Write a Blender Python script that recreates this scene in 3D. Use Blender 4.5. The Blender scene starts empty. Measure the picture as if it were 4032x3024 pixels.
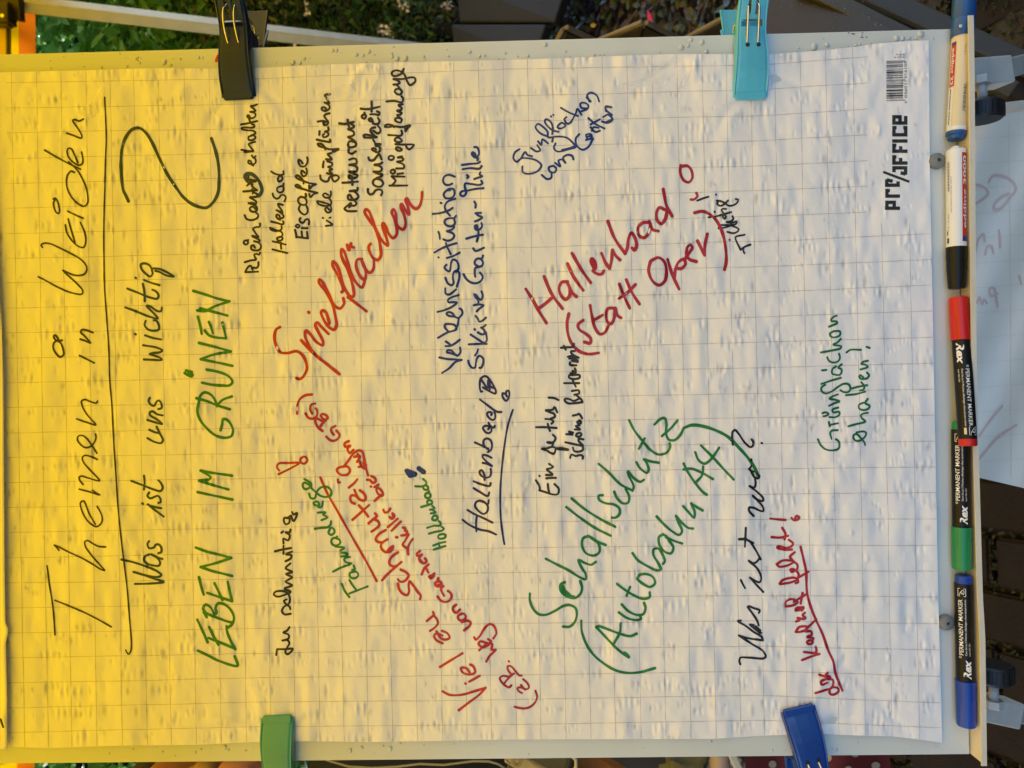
import bpy, bmesh, math, random
import numpy as np
from mathutils import Vector, Matrix
R = math.radians
random.seed(7); rng = np.random.default_rng(11)
S = bpy.context.scene
C = S.collection

# ------------------------------------------------------------ camera, sky, sun, exposure
FPX = 3000.0; CX, CY = 2016.0, 1512.0
PITCH = R(22); CAMH = 1.45
CAM = np.array([0.0, 0.0, CAMH])
AF = np.array([0, math.cos(PITCH), -math.sin(PITCH)])      # forward
AR = -np.array([0, math.sin(PITCH), math.cos(PITCH)])      # picture right = down in the place
AU = np.array([1.0, 0, 0])                                 # picture up = right in the place
cam = bpy.data.cameras.new('camera'); cam.sensor_width = 36; cam.lens = 36 * FPX / 4032
cam.clip_end = 200; cam.clip_start = 0.02
cam.dof.use_dof = True; cam.dof.focus_distance = 0.757; cam.dof.aperture_fstop = 9.5
camo = bpy.data.objects.new('camera', cam); C.objects.link(camo)
camo.matrix_world = Matrix(((AR[0], AU[0], -AF[0], 0), (AR[1], AU[1], -AF[1], 0), (AR[2], AU[2], -AF[2], CAMH), (0, 0, 0, 1)))
S.camera = camo

SUN_EL, SUN_ROT = R(56), R(8)
w = bpy.data.worlds.new('World'); S.world = w; w.use_nodes = True
nt = w.node_tree; bg = nt.nodes['Background']
sky = nt.nodes.new('ShaderNodeTexSky'); sky.sky_type = 'NISHITA'; sky.sun_disc = False
sky.sun_elevation = SUN_EL; sky.sun_rotation = SUN_ROT; sky.dust_density = 1.2; sky.ozone_density = 2.0
nt.links.new(sky.outputs[0], bg.inputs[0]); bg.inputs[1].default_value = 0.15
sl = bpy.data.lights.new('sun', 'SUN'); sl.energy = 2.0; sl.angle = R(6); sl.color = (1, .95, .86)
so = bpy.data.objects.new('sun', sl); C.objects.link(so)
sd = Vector((math.sin(SUN_ROT) * math.cos(SUN_EL), math.cos(SUN_ROT) * math.cos(SUN_EL), math.sin(SUN_EL)))
so.rotation_euler = sd.to_track_quat('Z', 'Y').to_euler(); so.location = (0, 3, 6)
S.view_settings.view_transform = 'Standard'; S.view_settings.look = 'None'
S.view_settings.gamma = 1; S.view_settings.exposure = 2.12
S.render.engine = 'CYCLES'
S.cycles.max_bounces = 8; S.cycles.diffuse_bounces = 4; S.cycles.transmission_bounces = 6
S.cycles.use_denoising = True; S.cycles.sample_clamp_indirect = 6

STROKES = """#word themen black 9 the word Themen in black heading script
T03 397,-49 405,0 418,110 440,240 455,370 465,535
T03 465,243 570,285 700,340 830,405 940,467
T02 475,1430 520,1448 600,1490 700,1535 800,1590 880,1640 912,1650 870,1600 800,1520 745,1440 740,1400 765,1390 800,1410 860,1440 920,1445
T02 475,1430 495,1450 515,1475
T02 832,1248 780,1160 728,1045 703,1060 708,1110 750,1200 800,1250 845,1268 885,1235 890,1180 848,1092
T02 690,942 780,965 870,992 840,975 805,950
T02 725,902 698,868 690,840 710,828 770,845 868,868 800,790 730,710 718,670 740,648 790,658 848,683
T02 845,630 800,560 760,505 720,475 685,480 675,510 700,550 745,580 790,570 825,530 838,490 832,462
T02 668,330 740,355 835,382 800,340 750,280 715,210 712,175 740,162 790,180 840,192 850,175
#word in black 11 the word in in black heading script
T01 695,1438 755,1468 822,1502
T01 540,1305 520,1310 500,1280 483,1260 470,1268 478,1295 500,1310 530,1330 550,1380 555,1430 525,1450 490,1420 465,1370 470,1330 500,1305
T01 700,1295 745,1310 788,1328 740,1270 705,1235 712,1215 745,1215 810,1238
#word weiden black 9.5 the word Weiden in black heading script
T01 335,752 400,785 500,840 620,890 715,902 722,875 680,820 610,755 548,695 600,720 650,738 700,740 740,725 758,680 735,630 690,590 620,550 520,500 440,465 385,460 360,475 370,495
T01 595,248 620,340 655,455
T01 570,300 585,370 640,450 690,490 730,495 748,440 740,370 715,310 702,280
T01 592,182 650,210 725,243
T01 465,75 480,68 500,90 515,140 520,180 510,200 490,190 470,140 468,105 485,75
T00 648,1502 620,1492 590,1525 580,1580 590,1650 630,1724 680,1774 735,1797 764,1770 766,1710 750,1630 720,1560 680,1490 600,1410
T00 390,1308 500,1372 600,1425 702,1474
T00 680,1418 650,1350 625,1300 600,1292 585,1315 600,1370 640,1415 690,1440 718,1425 722,1380 712,1325
T00 582,1160 640,1180 710,1203 715,1185 680,1120 635,1050 650,1042 690,1055 728,1038
#word heading_underline black 8.5 the long black line under the heading
T00 912,848 920,1000 927,1200 920,1400 914,1659 @T01 908,200 905,400 907,600 912,850 930,1100 950,1400 958,1659 @T02 975,200 990,500 1010,800 1030,1100 1060,1400 @T03 1058,0 1075,150 1095,400 1110,600 1105,670 1088,697 1070,680 1062,662
#word was teal 12 the word Was in dark teal
T03 1140,105 1260,102 1380,88 1300,60 1200,25 1127,3 1200,25 1270,40 1340,45 1362,30 1330,0 @T02 1300,1625 1150,1575 1060,1555
T02 1300,1510 1262,1530 1255,1560 1280,1590 1330,1605 1385,1608 1395,1580 1370,1540 1320,1510
T02 1340,1520 1380,1540 1415,1550
T02 1300,1395 1285,1420 1300,1455 1340,1450 1360,1425 1385,1425 1405,1450 1405,1490 1380,1500
#word ist teal 12 the word ist in dark teal
T02 1285,1075 1340,1095 1405,1108
T02 1290,1075 1345,1120 1428,1182
T02 1240,1066 1246,1070
T02 1300,972 1285,1000 1310,1022 1345,1010 1375,1000 1395,1020 1400,1055 1380,1062
T02 1145,870 1250,910 1340,945 1400,958 1418,930 1400,885 1380,865
T02 1255,825 1260,880 1255,945
#word uns teal 12 the word uns in dark teal
T02 1285,498 1345,530 1405,540 1420,515 1395,460 1365,400
T02 1302,425 1345,445 1390,455
T02 1285,340 1350,360 1412,375 1360,330 1310,300 1305,275 1330,265 1370,290 1418,300
T02 1305,148 1295,175 1320,210 1345,215 1365,180 1385,170 1405,195 1408,235 1380,245
#word wichtig teal 12 the word wichtig in dark teal
T01 1255,1472 1330,1475 1410,1475 1400,1460 1350,1440 1305,1425 1340,1415 1390,1410 1415,1395 1370,1370 1248,1348
T01 1265,1262 1335,1285 1405,1298
T01 1178,1250 1184,1254
T01 1270,1135 1260,1170 1290,1210 1345,1222 1385,1210 1385,1175 1365,1138 1340,1130
T01 1090,1018 1180,1050 1290,1095 1375,1115 1350,1080 1305,1035 1280,1005 1310,1010 1370,1050 1405,1050 1410,1018
T01 1110,855 1200,890 1300,930 1370,942 1382,915 1360,880 1328,865
T01 1245,812 1258,880 1262,965
T01 1255,780 1320,805 1390,825
T01 1180,760 1186,764
T01 1325,685 1300,650 1260,635 1228,645 1235,685 1270,725 1310,750 1330,725 1325,685 1380,682 1440,705 1515,750 1450,740 1390,710 1355,700
#word flourish teal 17 large dark teal S shaped flourish
T01 1120,95 1095,40 1075,0 @T00 1060,1540 1055,1400 1065,1290 1095,1200 1150,1130 1210,1115 1265,1150 1320,1230 1390,1380 1460,1520 1550,1655 @T01 1590,50 1660,110 1740,145 1800,150 1860,100 1900,20 @T00 1908,1600 1905,1450 1880,1320 1842,1205
#word leben green 14.5 the word LEBEN in green capitals
T03 1672,668 1760,710 1850,755 2005,795 1995,750 1980,715
T03 1665,405 1710,500 1753,597
T03 1760,560 1850,595 1980,650
T03 1765,468 1805,550 1845,618
T03 1985,655 1950,590 1915,500 1912,460
T03 1722,345 1745,385
T03 1722,345 1820,385 1915,420 1955,430
T03 1735,350 1715,310 1735,280 1775,300 1815,360 1828,350 1820,310 1840,270 1890,275 1945,320 1975,390 1955,450 1915,475
T03 1680,48 1700,130 1720,195
T03 1750,180 1850,215 1958,250
T03 1810,98 1845,170 1878,240
T03 1958,250 1940,170 1922,85
T02 1705,1450 1800,1485 1900,1510 2015,1540
T02 2015,1540 1900,1580 1750,1620
T02 1750,1620 1850,1655 @T03 1870,15 1960,38
#word im green 14.5 the word IM in green capitals
T02 1722,968 1870,1000 2025,1033
T02 1748,780 1820,795 2022,825
T02 1748,780 1800,810 1835,840 1820,858 1780,862 1735,868
T02 1735,868 1850,905 1990,945
#word gruenen green 14.5 the word GRUENEN in green capitals
T02 1735,180 1720,260 1745,340 1810,420 1880,475 1960,495 2015,480 2030,430 2010,375 1980,340 1945,332 1935,380 1922,430
T02 1712,150 1800,175 1900,215 2003,247
T02 1735,175 1745,130 1780,100 1830,115 1870,160 1890,220
T02 1890,215 1940,165 2020,135
T01 1800,1560 1880,1575 1960,1600 2010,1635 @T02 2025,10 2000,38 1940,40 1840,32 1760,15
T01 1610,1590 1640,1610 1670,1620
T01 1670,1620 1680,1605 1645,1590
T01 1622,1568 1650,1576 1672,1580
T01 2025,1528 1900,1500 1750,1470
T01 1750,1470 1860,1430 2010,1403
T01 2010,1403 1900,1370 1735,1328
T01 1725,1100 1745,1180 1758,1250
T01 1785,1220 1820,1260 1880,1280 1970,1288
T01 1820,1145 1840,1190 1855,1245
T01 1970,1285 1955,1220 1938,1150
T01 1982,1090 1890,1065 1745,1028
T01 1720,1045 1790,1050 1870,1010 2000,965
T01 1685,875 1800,910 1890,940 1990,965
#word rhein_center black 11.5 the words Rhein Center in black
E2 245,1555 330,1552 430,1548
E2 245,1550 270,1500 310,1462 340,1480 350,1520
E2 340,1500 375,1490 400,1495 430,1470 435,1410
E2 238,1410 320,1385 400,1370 380,1330 375,1300 410,1290 445,1300 460,1270
E2 385,1200 360,1165 330,1180 335,1225 390,1240 440,1235 465,1210 470,1170 440,1130 370,1105 440,1115 455,1095 400,1060 345,1030 400,1040 435,1045 400,1000 375,960 355,930 400,900 440,900 458,880 455,850
E2 250,1155 225,1140 225,1110 250,1095 275,1100 285,1125 270,1150 250,1155
E2 285,1085 283,1120
E2 235,730 260,780 320,800 380,790 425,760 430,720 400,695
E2 390,640 370,615 340,605 310,630 320,665 360,680 400,670 415,640 400,600 350,570 290,555 350,550 400,560 400,530 360,500 310,470 370,465 415,455 420,430 375,400
E2 215,385 300,378 415,365
E2 340,350 355,380 350,415
E2 415,365 370,335 340,300 350,280 330,262 300,275 268,300
E2 290,165 290,210 330,210 350,240 400,235 370,215 330,225
#word blue_arc teal 20 thick dark blue arc over the word Center
E2 325,265 270,220 240,160 270,128 330,130 390,170 440,230 475,310 485,370 465,420 435,445
#word erhalten_black black 11 the word erhalten in black
E1 345,1490 310,1470 275,1450 280,1420 310,1430 330,1470 370,1460 380,1420 360,1380
E1 325,1350 350,1385 378,1360
E1 180,1272 260,1285 345,1290 310,1240 280,1195 320,1175 370,1160
E1 225,1302 260,1302 345,1290
E1 310,1080 280,1090 280,1130 310,1140 350,1130 375,1100 350,1070 310,1075 350,1060 375,1040 350,1010 260,1000 185,985 182,970 230,960 320,965 360,950 350,920
E1 175,920 260,905 400,872
E1 285,842 300,880 330,920
E1 300,840 290,800 270,790 260,810 290,830 340,830 370,810 375,775 350,755 300,745 340,742 375,730 350,700 310,665 350,660 400,640
#word hallensad black 11 the word Hallensad in black
E2 640,1225 740,1250 855,1278
E2 640,1108 740,1130 832,1155
E2 760,1130 760,1170 765,1215
E2 730,1050 705,1060 715,1095 760,1095 785,1070 770,1045 730,1045 770,1035 785,1010 765,970 690,945 600,910 620,940 720,955 770,930 768,890
E2 620,820 700,840 790,860 800,830 790,815
E2 750,795 720,780 695,750 700,720 735,730 755,770 790,765 800,740 775,710 695,655 750,675 785,690 760,640 725,590 720,565 790,580
E2 640,415 655,460 700,490 740,470 760,440 800,435 830,460 825,500 812,525
E2 745,315 710,330 705,370 740,400 780,390 800,350 790,310 745,312 790,300 800,270
E2 620,95 680,130 780,150
E2 740,155 715,200 730,240 770,225 785,190 760,150 800,130 795,88
#word eiscaffee black 12 the word Eiscaffee in black
E2 965,940 980,1000 985,1050
E2 1005,1045 1080,1055 1155,1065
E2 1060,965 1070,1050
E2 1140,970 1150,1060
E2 1065,915 1145,918
E2 1000,905 975,890 985,870 1015,865 1030,885 1015,908 1000,905
E2 1045,770 1030,790 1045,830 1090,835 1110,800 1150,785 1170,810 1165,860
E2 1035,590 1020,640 1050,690 1105,720 1145,690 1148,640 1135,600
E2 1050,460 1015,490 1015,540 1060,575 1120,575 1135,530 1110,480 1050,460 1090,470 1125,460 1120,420
E2 1170,420 1190,465 1240,420 1290,405 1180,380 1060,340 990,320 970,300 990,285 1040,310 1060,350
E2 1170,300 1175,345 1220,300 1270,280 1180,265 1080,230 1000,195 975,165 1000,150 1050,185 1085,230 1090,270
E1 1060,1590 1020,1560 1010,1590 1040,1640 1080,1620 1090,1570 1080,1530
E1 1030,1460 1000,1420 975,1410 975,1450 1005,1500 1060,1500 1095,1450 1100,1400 1092,1378
#word viele black 11 the word viele in black
E18 118,310 175,298 125,262
E18 148,240 160,235
E18 91,240 94,241
E18 150,170 125,148 112,165 130,192 160,185 165,155 150,125 95,105 42,95 55,118 110,135 160,125 162,90 140,65
E18 140,40 110,25 92,40 110,62 150,60 162,35 160,10
#word gruenflaechen_black black 12 the word Gruenflaechen in black
E3 35,990 45,1040 100,1070 135,1060 150,1020 190,1000 240,990 270,1020 250,1050 215,1070 190,1045 180,1010
E3 120,965 190,980 150,930 185,915 135,885 180,870 185,840 125,815
E3 110,790 180,790 150,750 130,725 175,712
E3 80,815 72,850 70,890
E1 1240,1190 1250,1215 1330,1240 1400,1262 1530,1262 1480,1290 1455,1300 1450,1265
E1 1240,1190 1290,1190 1340,1240 1345,1265
E1 1225,1130 1320,1150 1415,1160 1410,1130
E1 1330,1050 1310,1070 1320,1095 1360,1090 1390,1060 1370,1025 1340,1020 1390,1000 1385,960
E1 1265,1015 1262,1065
E1 1350,885 1320,890 1330,925 1365,925 1385,900
E1 1240,880 1310,870 1385,880 1345,830 1330,800 1360,775 1405,765
E1 1345,735 1300,715 1295,690 1320,680 1355,700 1350,730 1385,715 1405,690 1395,650 1335,615 1400,625 1370,570 1340,510 1410,500
#word restaurant_upper black 13 the upper word Restaurant in black
E3 375,1440 430,1443 490,1440
E3 375,1440 340,1412 380,1370 420,1340 415,1375 400,1390
E3 415,1370 470,1370 490,1340 465,1310 430,1270 405,1235 385,1245 390,1290 440,1300 490,1290 515,1260 500,1225 460,1195 405,1190 450,1180 500,1180 505,1150
E3 315,1085 400,1080 510,1070
E3 435,1045 440,1110
E3 435,1005 400,990 395,1020 440,1030 490,1015 505,990 460,975 400,945 440,945 490,940 500,900 470,870 400,860 450,850 490,840 485,790 450,780 400,795
E3 395,655 392,700 430,720 480,690
E3 385,600 390,630 430,640 480,620 485,590 450,570 400,565 385,600
E3 485,590 465,560 420,530 385,510 430,500 460,480 450,440 385,410 430,400 460,380 430,345
E3 275,340 350,345 455,320
E3 380,295 388,340 395,380
#word sauserkeit black 13 the word Sauserkeit in black
E3 635,1165 635,1200 660,1230 700,1220 730,1180 790,1170 815,1200 800,1240
E3 730,1035 700,1060 700,1100 740,1130 800,1130 825,1090 800,1050 740,1030 790,1010 815,985 760,970 705,945 790,940 810,905 770,870 715,860 780,850 815,830
E3 640,765 655,800 705,800 740,760 775,725 790,750 805,790
E3 730,690 700,680 685,660 710,650 735,665 735,700 780,690 785,650 770,620
E3 700,545 725,590 735,625 790,600 740,600
E3 590,515 580,490 610,480 680,495 745,510 680,520 590,515
E3 735,515 665,430 690,395 725,390
E3 700,430 760,465 790,440 785,400 760,370
E3 700,320 660,310 645,290 670,275 690,300 700,340 760,345 780,310 760,270
E3 665,225 730,225 770,235 775,200 750,190
E3 590,280 560,265 560,240 590,230 610,245 600,275 590,280
E3 590,205 602,235
E3 545,155 640,160 780,130
E3 680,65 682,120 680,190
#word minigolfanlage black 12 the word Minigolfanlage in black
E3 905,1120 1010,1120 1130,1118
E3 940,1115 980,1060 970,1040 930,1005
E3 930,1003 1000,1005 1095,1008
E3 1005,975 1075,965
E3 945,970 920,955 925,930 955,920 975,940 965,965 945,970
E3 990,905 1040,905 1085,900 1085,860 1050,840 1000,820 1060,810 1080,790 1060,770 1010,768 1060,755
E3 925,800 895,785 900,755 935,745 960,760 950,790 925,800
E3 1010,680 985,660 995,640 1040,650 1060,670 1030,685 1010,680
E3 980,600 1060,605 1210,610 1190,640 1150,665 1120,640 1110,610
E3 1000,575 970,550 990,520 1040,530 1060,560 1030,575 1000,575
E3 890,485 980,490 1040,495 1065,470 1055,430
E3 1100,400 1105,440 1130,400 1165,365 1060,385 960,375 900,385 845,380 870,355 930,360 965,385
E3 1000,320 975,300 985,275 1030,270 1060,290 1045,325 1000,322
E3 1055,285 1000,235 1040,230 1060,210 1000,180 1050,170 1060,150 1020,110 1070,100
T10 1155,885 1220,880 1290,890 1300,860 1285,840
T10 1245,820 1225,800 1235,780 1265,775 1290,800 1270,825 1245,820
T10 1275,775 1240,740 1215,738 1250,735 1270,720 1240,697 1215,690 1290,690 1370,675 1400,680 1405,710 1360,742 1335,710 1310,650 1270,620 1230,615 1200,635 1210,660 1250,660 1285,640 1305,602
#word spielflaechen red 16.5 the word Spielflaechen in red script
T11 228,1190 195,1210 180,1260 190,1340 235,1410 300,1415 370,1400 420,1430 455,1500 460,1560 430,1620 400,1642 372,1635
T11 412,1305 500,1400 620,1500 745,1600
T11 745,1600 640,1515 540,1435 480,1350 445,1260 455,1222 490,1250 545,1320 600,1348 600,1310 560,1230 535,1170 550,1150 590,1190 650,1250
T11 476,1060 480,1064
T11 640,1170 655,1160 645,1110 625,1060 600,1045 585,1062 600,1110 635,1170 665,1200 700,1212 720,1170 710,1100 680,980 620,870 565,800 570,775 600,800 640,880 680,970 710,1010 750,1028 785,985 778,940
T11 765,885 778,870 760,800 720,720 685,650 690,618 715,640 750,720 770,800 800,870 840,925 868,920 865,850 820,700 760,560 765,512 785,530 815,620 845,720 880,790 940,845 962,800 965,775
T11 820,930 900,990 980,1052
T11 940,597 900,603 890,650 905,710 940,765 965,775 975,740 965,670 935,600 975,690 1010,717 1040,685 1045,602
T11 812,475 828,520 835,490 845,462
T11 845,470 850,490 870,497
T11 1015,465 1000,490 1010,540 1040,590 1080,605 1105,570 1100,480 1080,400 1050,320 1000,250 965,190 975,165 1000,180 1030,250 1065,350 1110,430 1165,480 1150,400 1120,310 1125,285 1150,320 1170,370 1210,415 1240,390 1245,330 1220,240 1200,190 1215,165 1235,200 1240,290 1260,320 1300,340 1320,300 1310,220 1280,150 1285,120 1310,160 1350,210 1340,140 1320,85 1330,70 1360,120 1410,160 1440,140 1460,80 1465,15
#word verkehrssituation blue 12 the word Verkehrssituation in blue
E11 130,1560 220,1500 300,1420 375,1395
E11 375,1395 300,1390 200,1385 97,1365
E11 320,1340 235,1310 190,1300 200,1275 250,1280 290,1320 320,1345 360,1300 355,1240
E11 178,1165 215,1190 240,1215
E11 172,1222 230,1220 290,1190 352,1142
E11 80,1118 200,1050 310,1010 290,960 230,945 170,950 165,985 210,1040
E11 300,1010 325,960 335,900 345,860
E11 280,850 210,840 185,815 210,795 260,810 290,850 330,870 360,850 385,810 375,765 348,750
E11 72,793 160,770 260,725 315,675 270,670 210,670 205,640 250,610 340,580
E11 170,495 175,560 215,575 260,550 305,510
E11 172,365 200,430 250,458 275,430 265,360 280,290 310,275 345,300 345,370 315,475
E11 185,200 160,235 190,270 220,285 235,240 245,170 270,135 310,150 335,200 335,250 305,290
E11 190,115 270,90 350,48
E11 83,105 88,110
E10 38,1568 150,1505 250,1465 352,1435
E10 200,1435 220,1490 270,1590
E10 165,1380 220,1400 290,1380 320,1330 290,1290 215,1265 290,1240 320,1200 300,1190
E10 95,1275 110,1320 115,1375
E10 310,1080 230,1085 185,1115 190,1160 240,1195 300,1190 330,1150 320,1090 345,1045
E10 15,1020 110,1010 200,985 260,960 295,935
E10 260,1045 200,970 185,910 220,850 280,820 335,805
E10 125,862 138,868
E10 260,680 210,690 170,740 190,790 240,800 300,780 325,730 310,670 250,665 210,690
E10 290,590 240,610 190,600 160,550 180,490 240,465 325,490
#word s_kurve blue 12 the word S-Kurve in blue
E11 458,1405 470,1450 510,1495 545,1490 555,1430 570,1370 600,1345 640,1370 650,1420 620,1495 598,1495
E11 583,1262 570,1300 545,1340
E11 465,1200 570,1195 690,1195
E11 490,1078 570,1130 660,1180 690,1150 685,1080 680,1050
E11 580,1050 630,1075 670,1060 650,1010 620,990 650,980 680,955
E11 538,1010 542,1016
E11 550,842 580,880 600,915 640,900 680,865
E11 565,785 600,750 650,710 580,700 525,710
E11 585,690 585,650 545,600 535,570 560,580 590,620 620,640 640,590 625,535
#word garten_muelle blue 12.5 the words Garten-Muelle in blue
E11 400,320 440,385 500,425 560,432 620,400 640,350 607,298
E11 547,350 540,300 550,240 600,225 630,215
E11 590,225 545,195 540,160 570,125 610,125 640,160 640,200 600,225
E11 600,125 630,120 645,85
E10 590,1510 620,1545 680,1530 740,1500
E10 490,1372 600,1340 725,1315
E10 665,1275 660,1340 640,1410
E10 650,1220 640,1180 615,1190 620,1235 660,1250 700,1220 715,1190 705,1150
E10 615,1125 660,1110 715,1070 670,1045 620,1010 700,1005
E10 605,845 625,885 620,930
E10 735,655 620,665 500,690 430,700 405,730 425,765 465,760 490,710 470,640 475,590 560,595 680,608 720,585 705,550
E10 605,525 660,505 715,485 680,460 690,430
E10 500,470 525,490 505,510
E10 440,385 540,370 680,375 710,340
E10 428,325 540,310 650,300 685,280
E10 650,255 655,225 610,215 570,170 580,145 610,160 640,210 670,170 665,110 645,75 605,70
E10 580,155 600,190 630,210
#word zu_schmutzig black 12 the words Zu schmutzig in black
E15 137,1490 145,1435
E15 145,1435 225,1435 290,1432 270,1465 240,1482 222,1460 245,1410 260,1380 240,1350 195,1355
E15 195,1355 245,1340 258,1315 245,1295 205,1280 240,1260 260,1230
E15 272,1105 215,1110 190,1080 210,1040 250,1015 265,980 250,920 210,895 130,900 115,925 150,945 210,930 270,900 215,870 285,840 225,805 285,765 230,735 285,715 225,680 270,635
E15 268,1062 265,1045 220,1005 210,985 235,970
E15 225,615 270,590 280,560 230,550 285,525
E15 125,523 200,505 275,492
E15 205,470 205,545
E15 205,448 205,405 250,420 262,370 225,345 262,345 270,320
E15 185,350 200,338
E15 250,215 215,210 208,240 225,270 255,260 262,220 250,205
E15 285,155 300,180 330,165 320,210 300,240 285,220 275,190 255,205
#word red_exclamation_mark red 12 hollow red exclamation mark
T12 220,780 200,750 215,720 300,715 395,715 330,755 215,812
T12 430,660 405,680 410,710 440,720 465,690 450,662 430,660
#word fahrradwege green 12 the word Fahrradwege in green
E15 820,915 900,885 990,850
E15 750,828 775,890 820,950
E15 820,790 850,840 885,885
E15 870,710 825,725 825,760 860,775 895,760 900,730 870,705
E15 845,695 870,690 860,655
E15 668,712 740,675 838,635 790,625 770,600 790,580 825,575
E15 745,570 790,565 800,545 745,535
E15 735,515 770,490 690,480
E15 700,395 660,405 650,435 670,465 710,465 735,440 720,410 695,400 705,385
E15 498,315 560,300 620,295 645,270 648,243
E15 498,310 560,305 620,300
E15 640,310 625,350 650,370 680,345 670,310 640,300
E15 525,162 595,160 575,180 615,205 560,232
T12 555,1085 530,1080 520,1060 550,1050 570,1075 560,1100 590,1095 600,1050
T12 480,980 495,1020 530,1020 545,970 580,930 630,920 670,950 670,995 630,1010 580,1000 530,960 500,930 480,880 440,855
T12 500,920 440,885 425,905 440,940 475,935 500,905 490,880
#word red_underline red 13 long slanted red underline below Fahrradwege
T12 578,840 640,980 720,1120 850,1350 960,1540 1025,1659 @T13 1035,80
#word schmutzig red 14 the word Schmutzig in red running downhill
E6 615,915 635,1000 690,1060 750,1080 775,1030 770,940 785,880 830,930 900,1030 945,1090 935,1140
E6 655,710 720,740 770,790 740,850 690,885 640,880 615,850
E6 385,865 450,790 560,690 665,600
E6 665,600 600,650 550,665 500,640 490,590 530,520 615,460
E6 545,370 500,400 470,440 490,455 530,420 545,375
E6 490,455 430,455 375,400 370,350 400,310 465,270
E6 400,315 330,310 295,280 310,230 360,180 440,135
E5 695,1550 750,1500 785,1470 765,1440
E5 760,1505 800,1530 810,1570 770,1610 725,1640
E5 520,1510 600,1440 700,1350
E5 590,1355 640,1410 690,1475
E5 545,1335 510,1320 495,1270 510,1245 550,1250 590,1290
E5 540,1185 560,1230 600,1290 650,1300 665,1270 640,1220 600,1190
E5 480,1160 540,1110 572,1070
E5 360,1070 365,1105 383,1103
E5 430,930 380,940 350,965 370,1005 420,1025 475,1010 492,970 470,935 430,925
E5 430,925 480,860 530,790 590,755 625,770 645,840 655,900 670,960 690,1030
#word am_gs red 14 the small red words am G&S in brackets
E5 478,655 435,680 440,715 495,705 465,740 490,785 530,750
E5 335,490 290,515 290,550 315,585
E5 235,605 270,640 310,652 360,630 380,590 345,540
E5 175,490 200,455 230,420 250,405 235,375 190,360 175,380 200,410 230,430
E5 120,400 160,420 200,440
E5 195,545 150,510 120,460 110,410
E5 10,355 40,400 90,410 130,380 135,320 120,300
E5 80,355 60,310 70,260 115,245
T12 375,285 378,220 400,160 450,125 505,118
E5 540,825 600,820 590,850 570,880
E5 575,795 600,830
E5 585,935 630,930 668,915
E5 600,880 620,930 650,955
E5 640,890 655,940
#word bis_muller red 14 the red words bis Mueller running downhill
E5 725,1035 765,1060 770,1095 740,1110 710,1080 680,1075
E5 718,1147 722,1150
E5 760,1155 800,1130
E5 760,1305 840,1240 850,1245 840,1200 800,1165 780,1180 800,1230 840,1250
E5 855,1400 870,1430 905,1425 930,1390
E5 925,1480 950,1500 975,1470 955,1440 960,1480 930,1495
E5 1010,1500 905,1590
E5 1045,1530 945,1630
E6 690,100 725,110 715,145 745,150 735,200 665,215
E6 590,240 605,240
E6 770,200 720,290 685,350 740,400 760,430
E6 830,265 780,340 760,400 760,480
E6 755,450 765,490
#word von_garten red 14 the red words von Garten running downhill
E6 935,440 890,480 895,510 965,490 925,540 940,590 990,620 1030,590 1010,550
E6 940,570 980,610
E6 1060,635 1000,690 960,780
E6 1020,680 1055,750
E6 1145,765 1100,800 1065,810 1095,840 1140,800 1110,800 1090,825
E6 1200,835 1190,870
E6 1200,880 1155,905 1170,945 1220,950 1250,920 1230,885 1200,880
E6 1190,935 1225,930
E6 1275,950 1240,985 1255,1040 1285,1090
E6 1190,1100 1240,1160 1310,1180 1370,1150 1395,1090 1370,1040 1340,1020
E6 1575,1590 1650,1530 1670,1480 1630,1450 1580,1460 1540,1475
E6 1540,1350 1490,1380 1490,1420 1530,1450 1580,1430 1600,1390 1570,1350 1540,1350
E6 1460,1220 1415,1260 1420,1310 1460,1335 1515,1290
#word viel_zu red 13 the red words Viel zu at the lower left
E6 1035,1455 1100,1400 1135,1365 1125,1325
E6 1135,1375 1180,1430 1195,1490 1150,1550 1080,1600
T13 1590,605 1540,580 1520,545 1540,520 1590,540
T13 1540,505 1575,560 1610,575 1650,560 1630,520 1585,500
T13 1570,805 1660,750 1760,690
T13 1820,850 1790,815 1745,815 1760,850 1820,870 1865,850 1850,800 1825,785
T13 1815,930 1905,880
T13 1783,944 1788,947
T13 1590,1010 1650,1040 1750,1040 1860,1010 1955,980
T13 1955,980 1900,1040 1820,1100 1728,1170
#word weg red 13 the red word Weg
T13 2020,565 2045,520 2025,460 1990,443 1945,480 1905,545 1870,575 1858,555
T13 1970,605 1910,590 1895,610 1930,640 1980,620 2000,590 1975,570
T13 1900,665 1960,610
T13 1990,600 2010,615 2005,660 2040,660 1990,710 1960,760
#word rp_bracket crimson 12 the small red letters Rp and 2 in brackets
E14 510,1025 480,1025 430,970 370,905 330,905 330,950 375,1010
E14 410,1000 340,1040 270,1030 225,1060 240,1100 300,1160 350,1180 375,1155
E14 285,1125 350,1050 400,1005
E14 341,840 345,844
E14 530,1075 580,1120 605,1170 590,1200 550,1200 500,1150
E14 560,1210 500,1180 455,1190 470,1230 515,1255
E14 690,1225 712,1300 690,1370 630,1430 560,1455 480,1450 420,1435
#word hallenbad_green green 12 the small word Hallenbad in green
E4 850,1560 910,1540 978,1520
E4 845,1515 910,1490 978,1475
E4 900,1490 920,1535
E4 920,1395 900,1410 905,1435 940,1440 975,1425 980,1400 950,1390 920,1395
E4 800,1385 870,1365 945,1350 960,1330 935,1310
E4 780,1322 850,1300 920,1295 925,1265 905,1250
E4 840,1205 835,1230 870,1240 895,1215 880,1190 850,1190
E4 820,1165 870,1155 835,1125 810,1125 860,1108 835,1085
E4 715,1095 770,1080 830,1060
E4 790,1020 830,1030 830,1060 790,1065 780,1040 790,1020
E4 790,940 815,960 810,990 770,995 755,975 770,945 790,940
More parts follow.
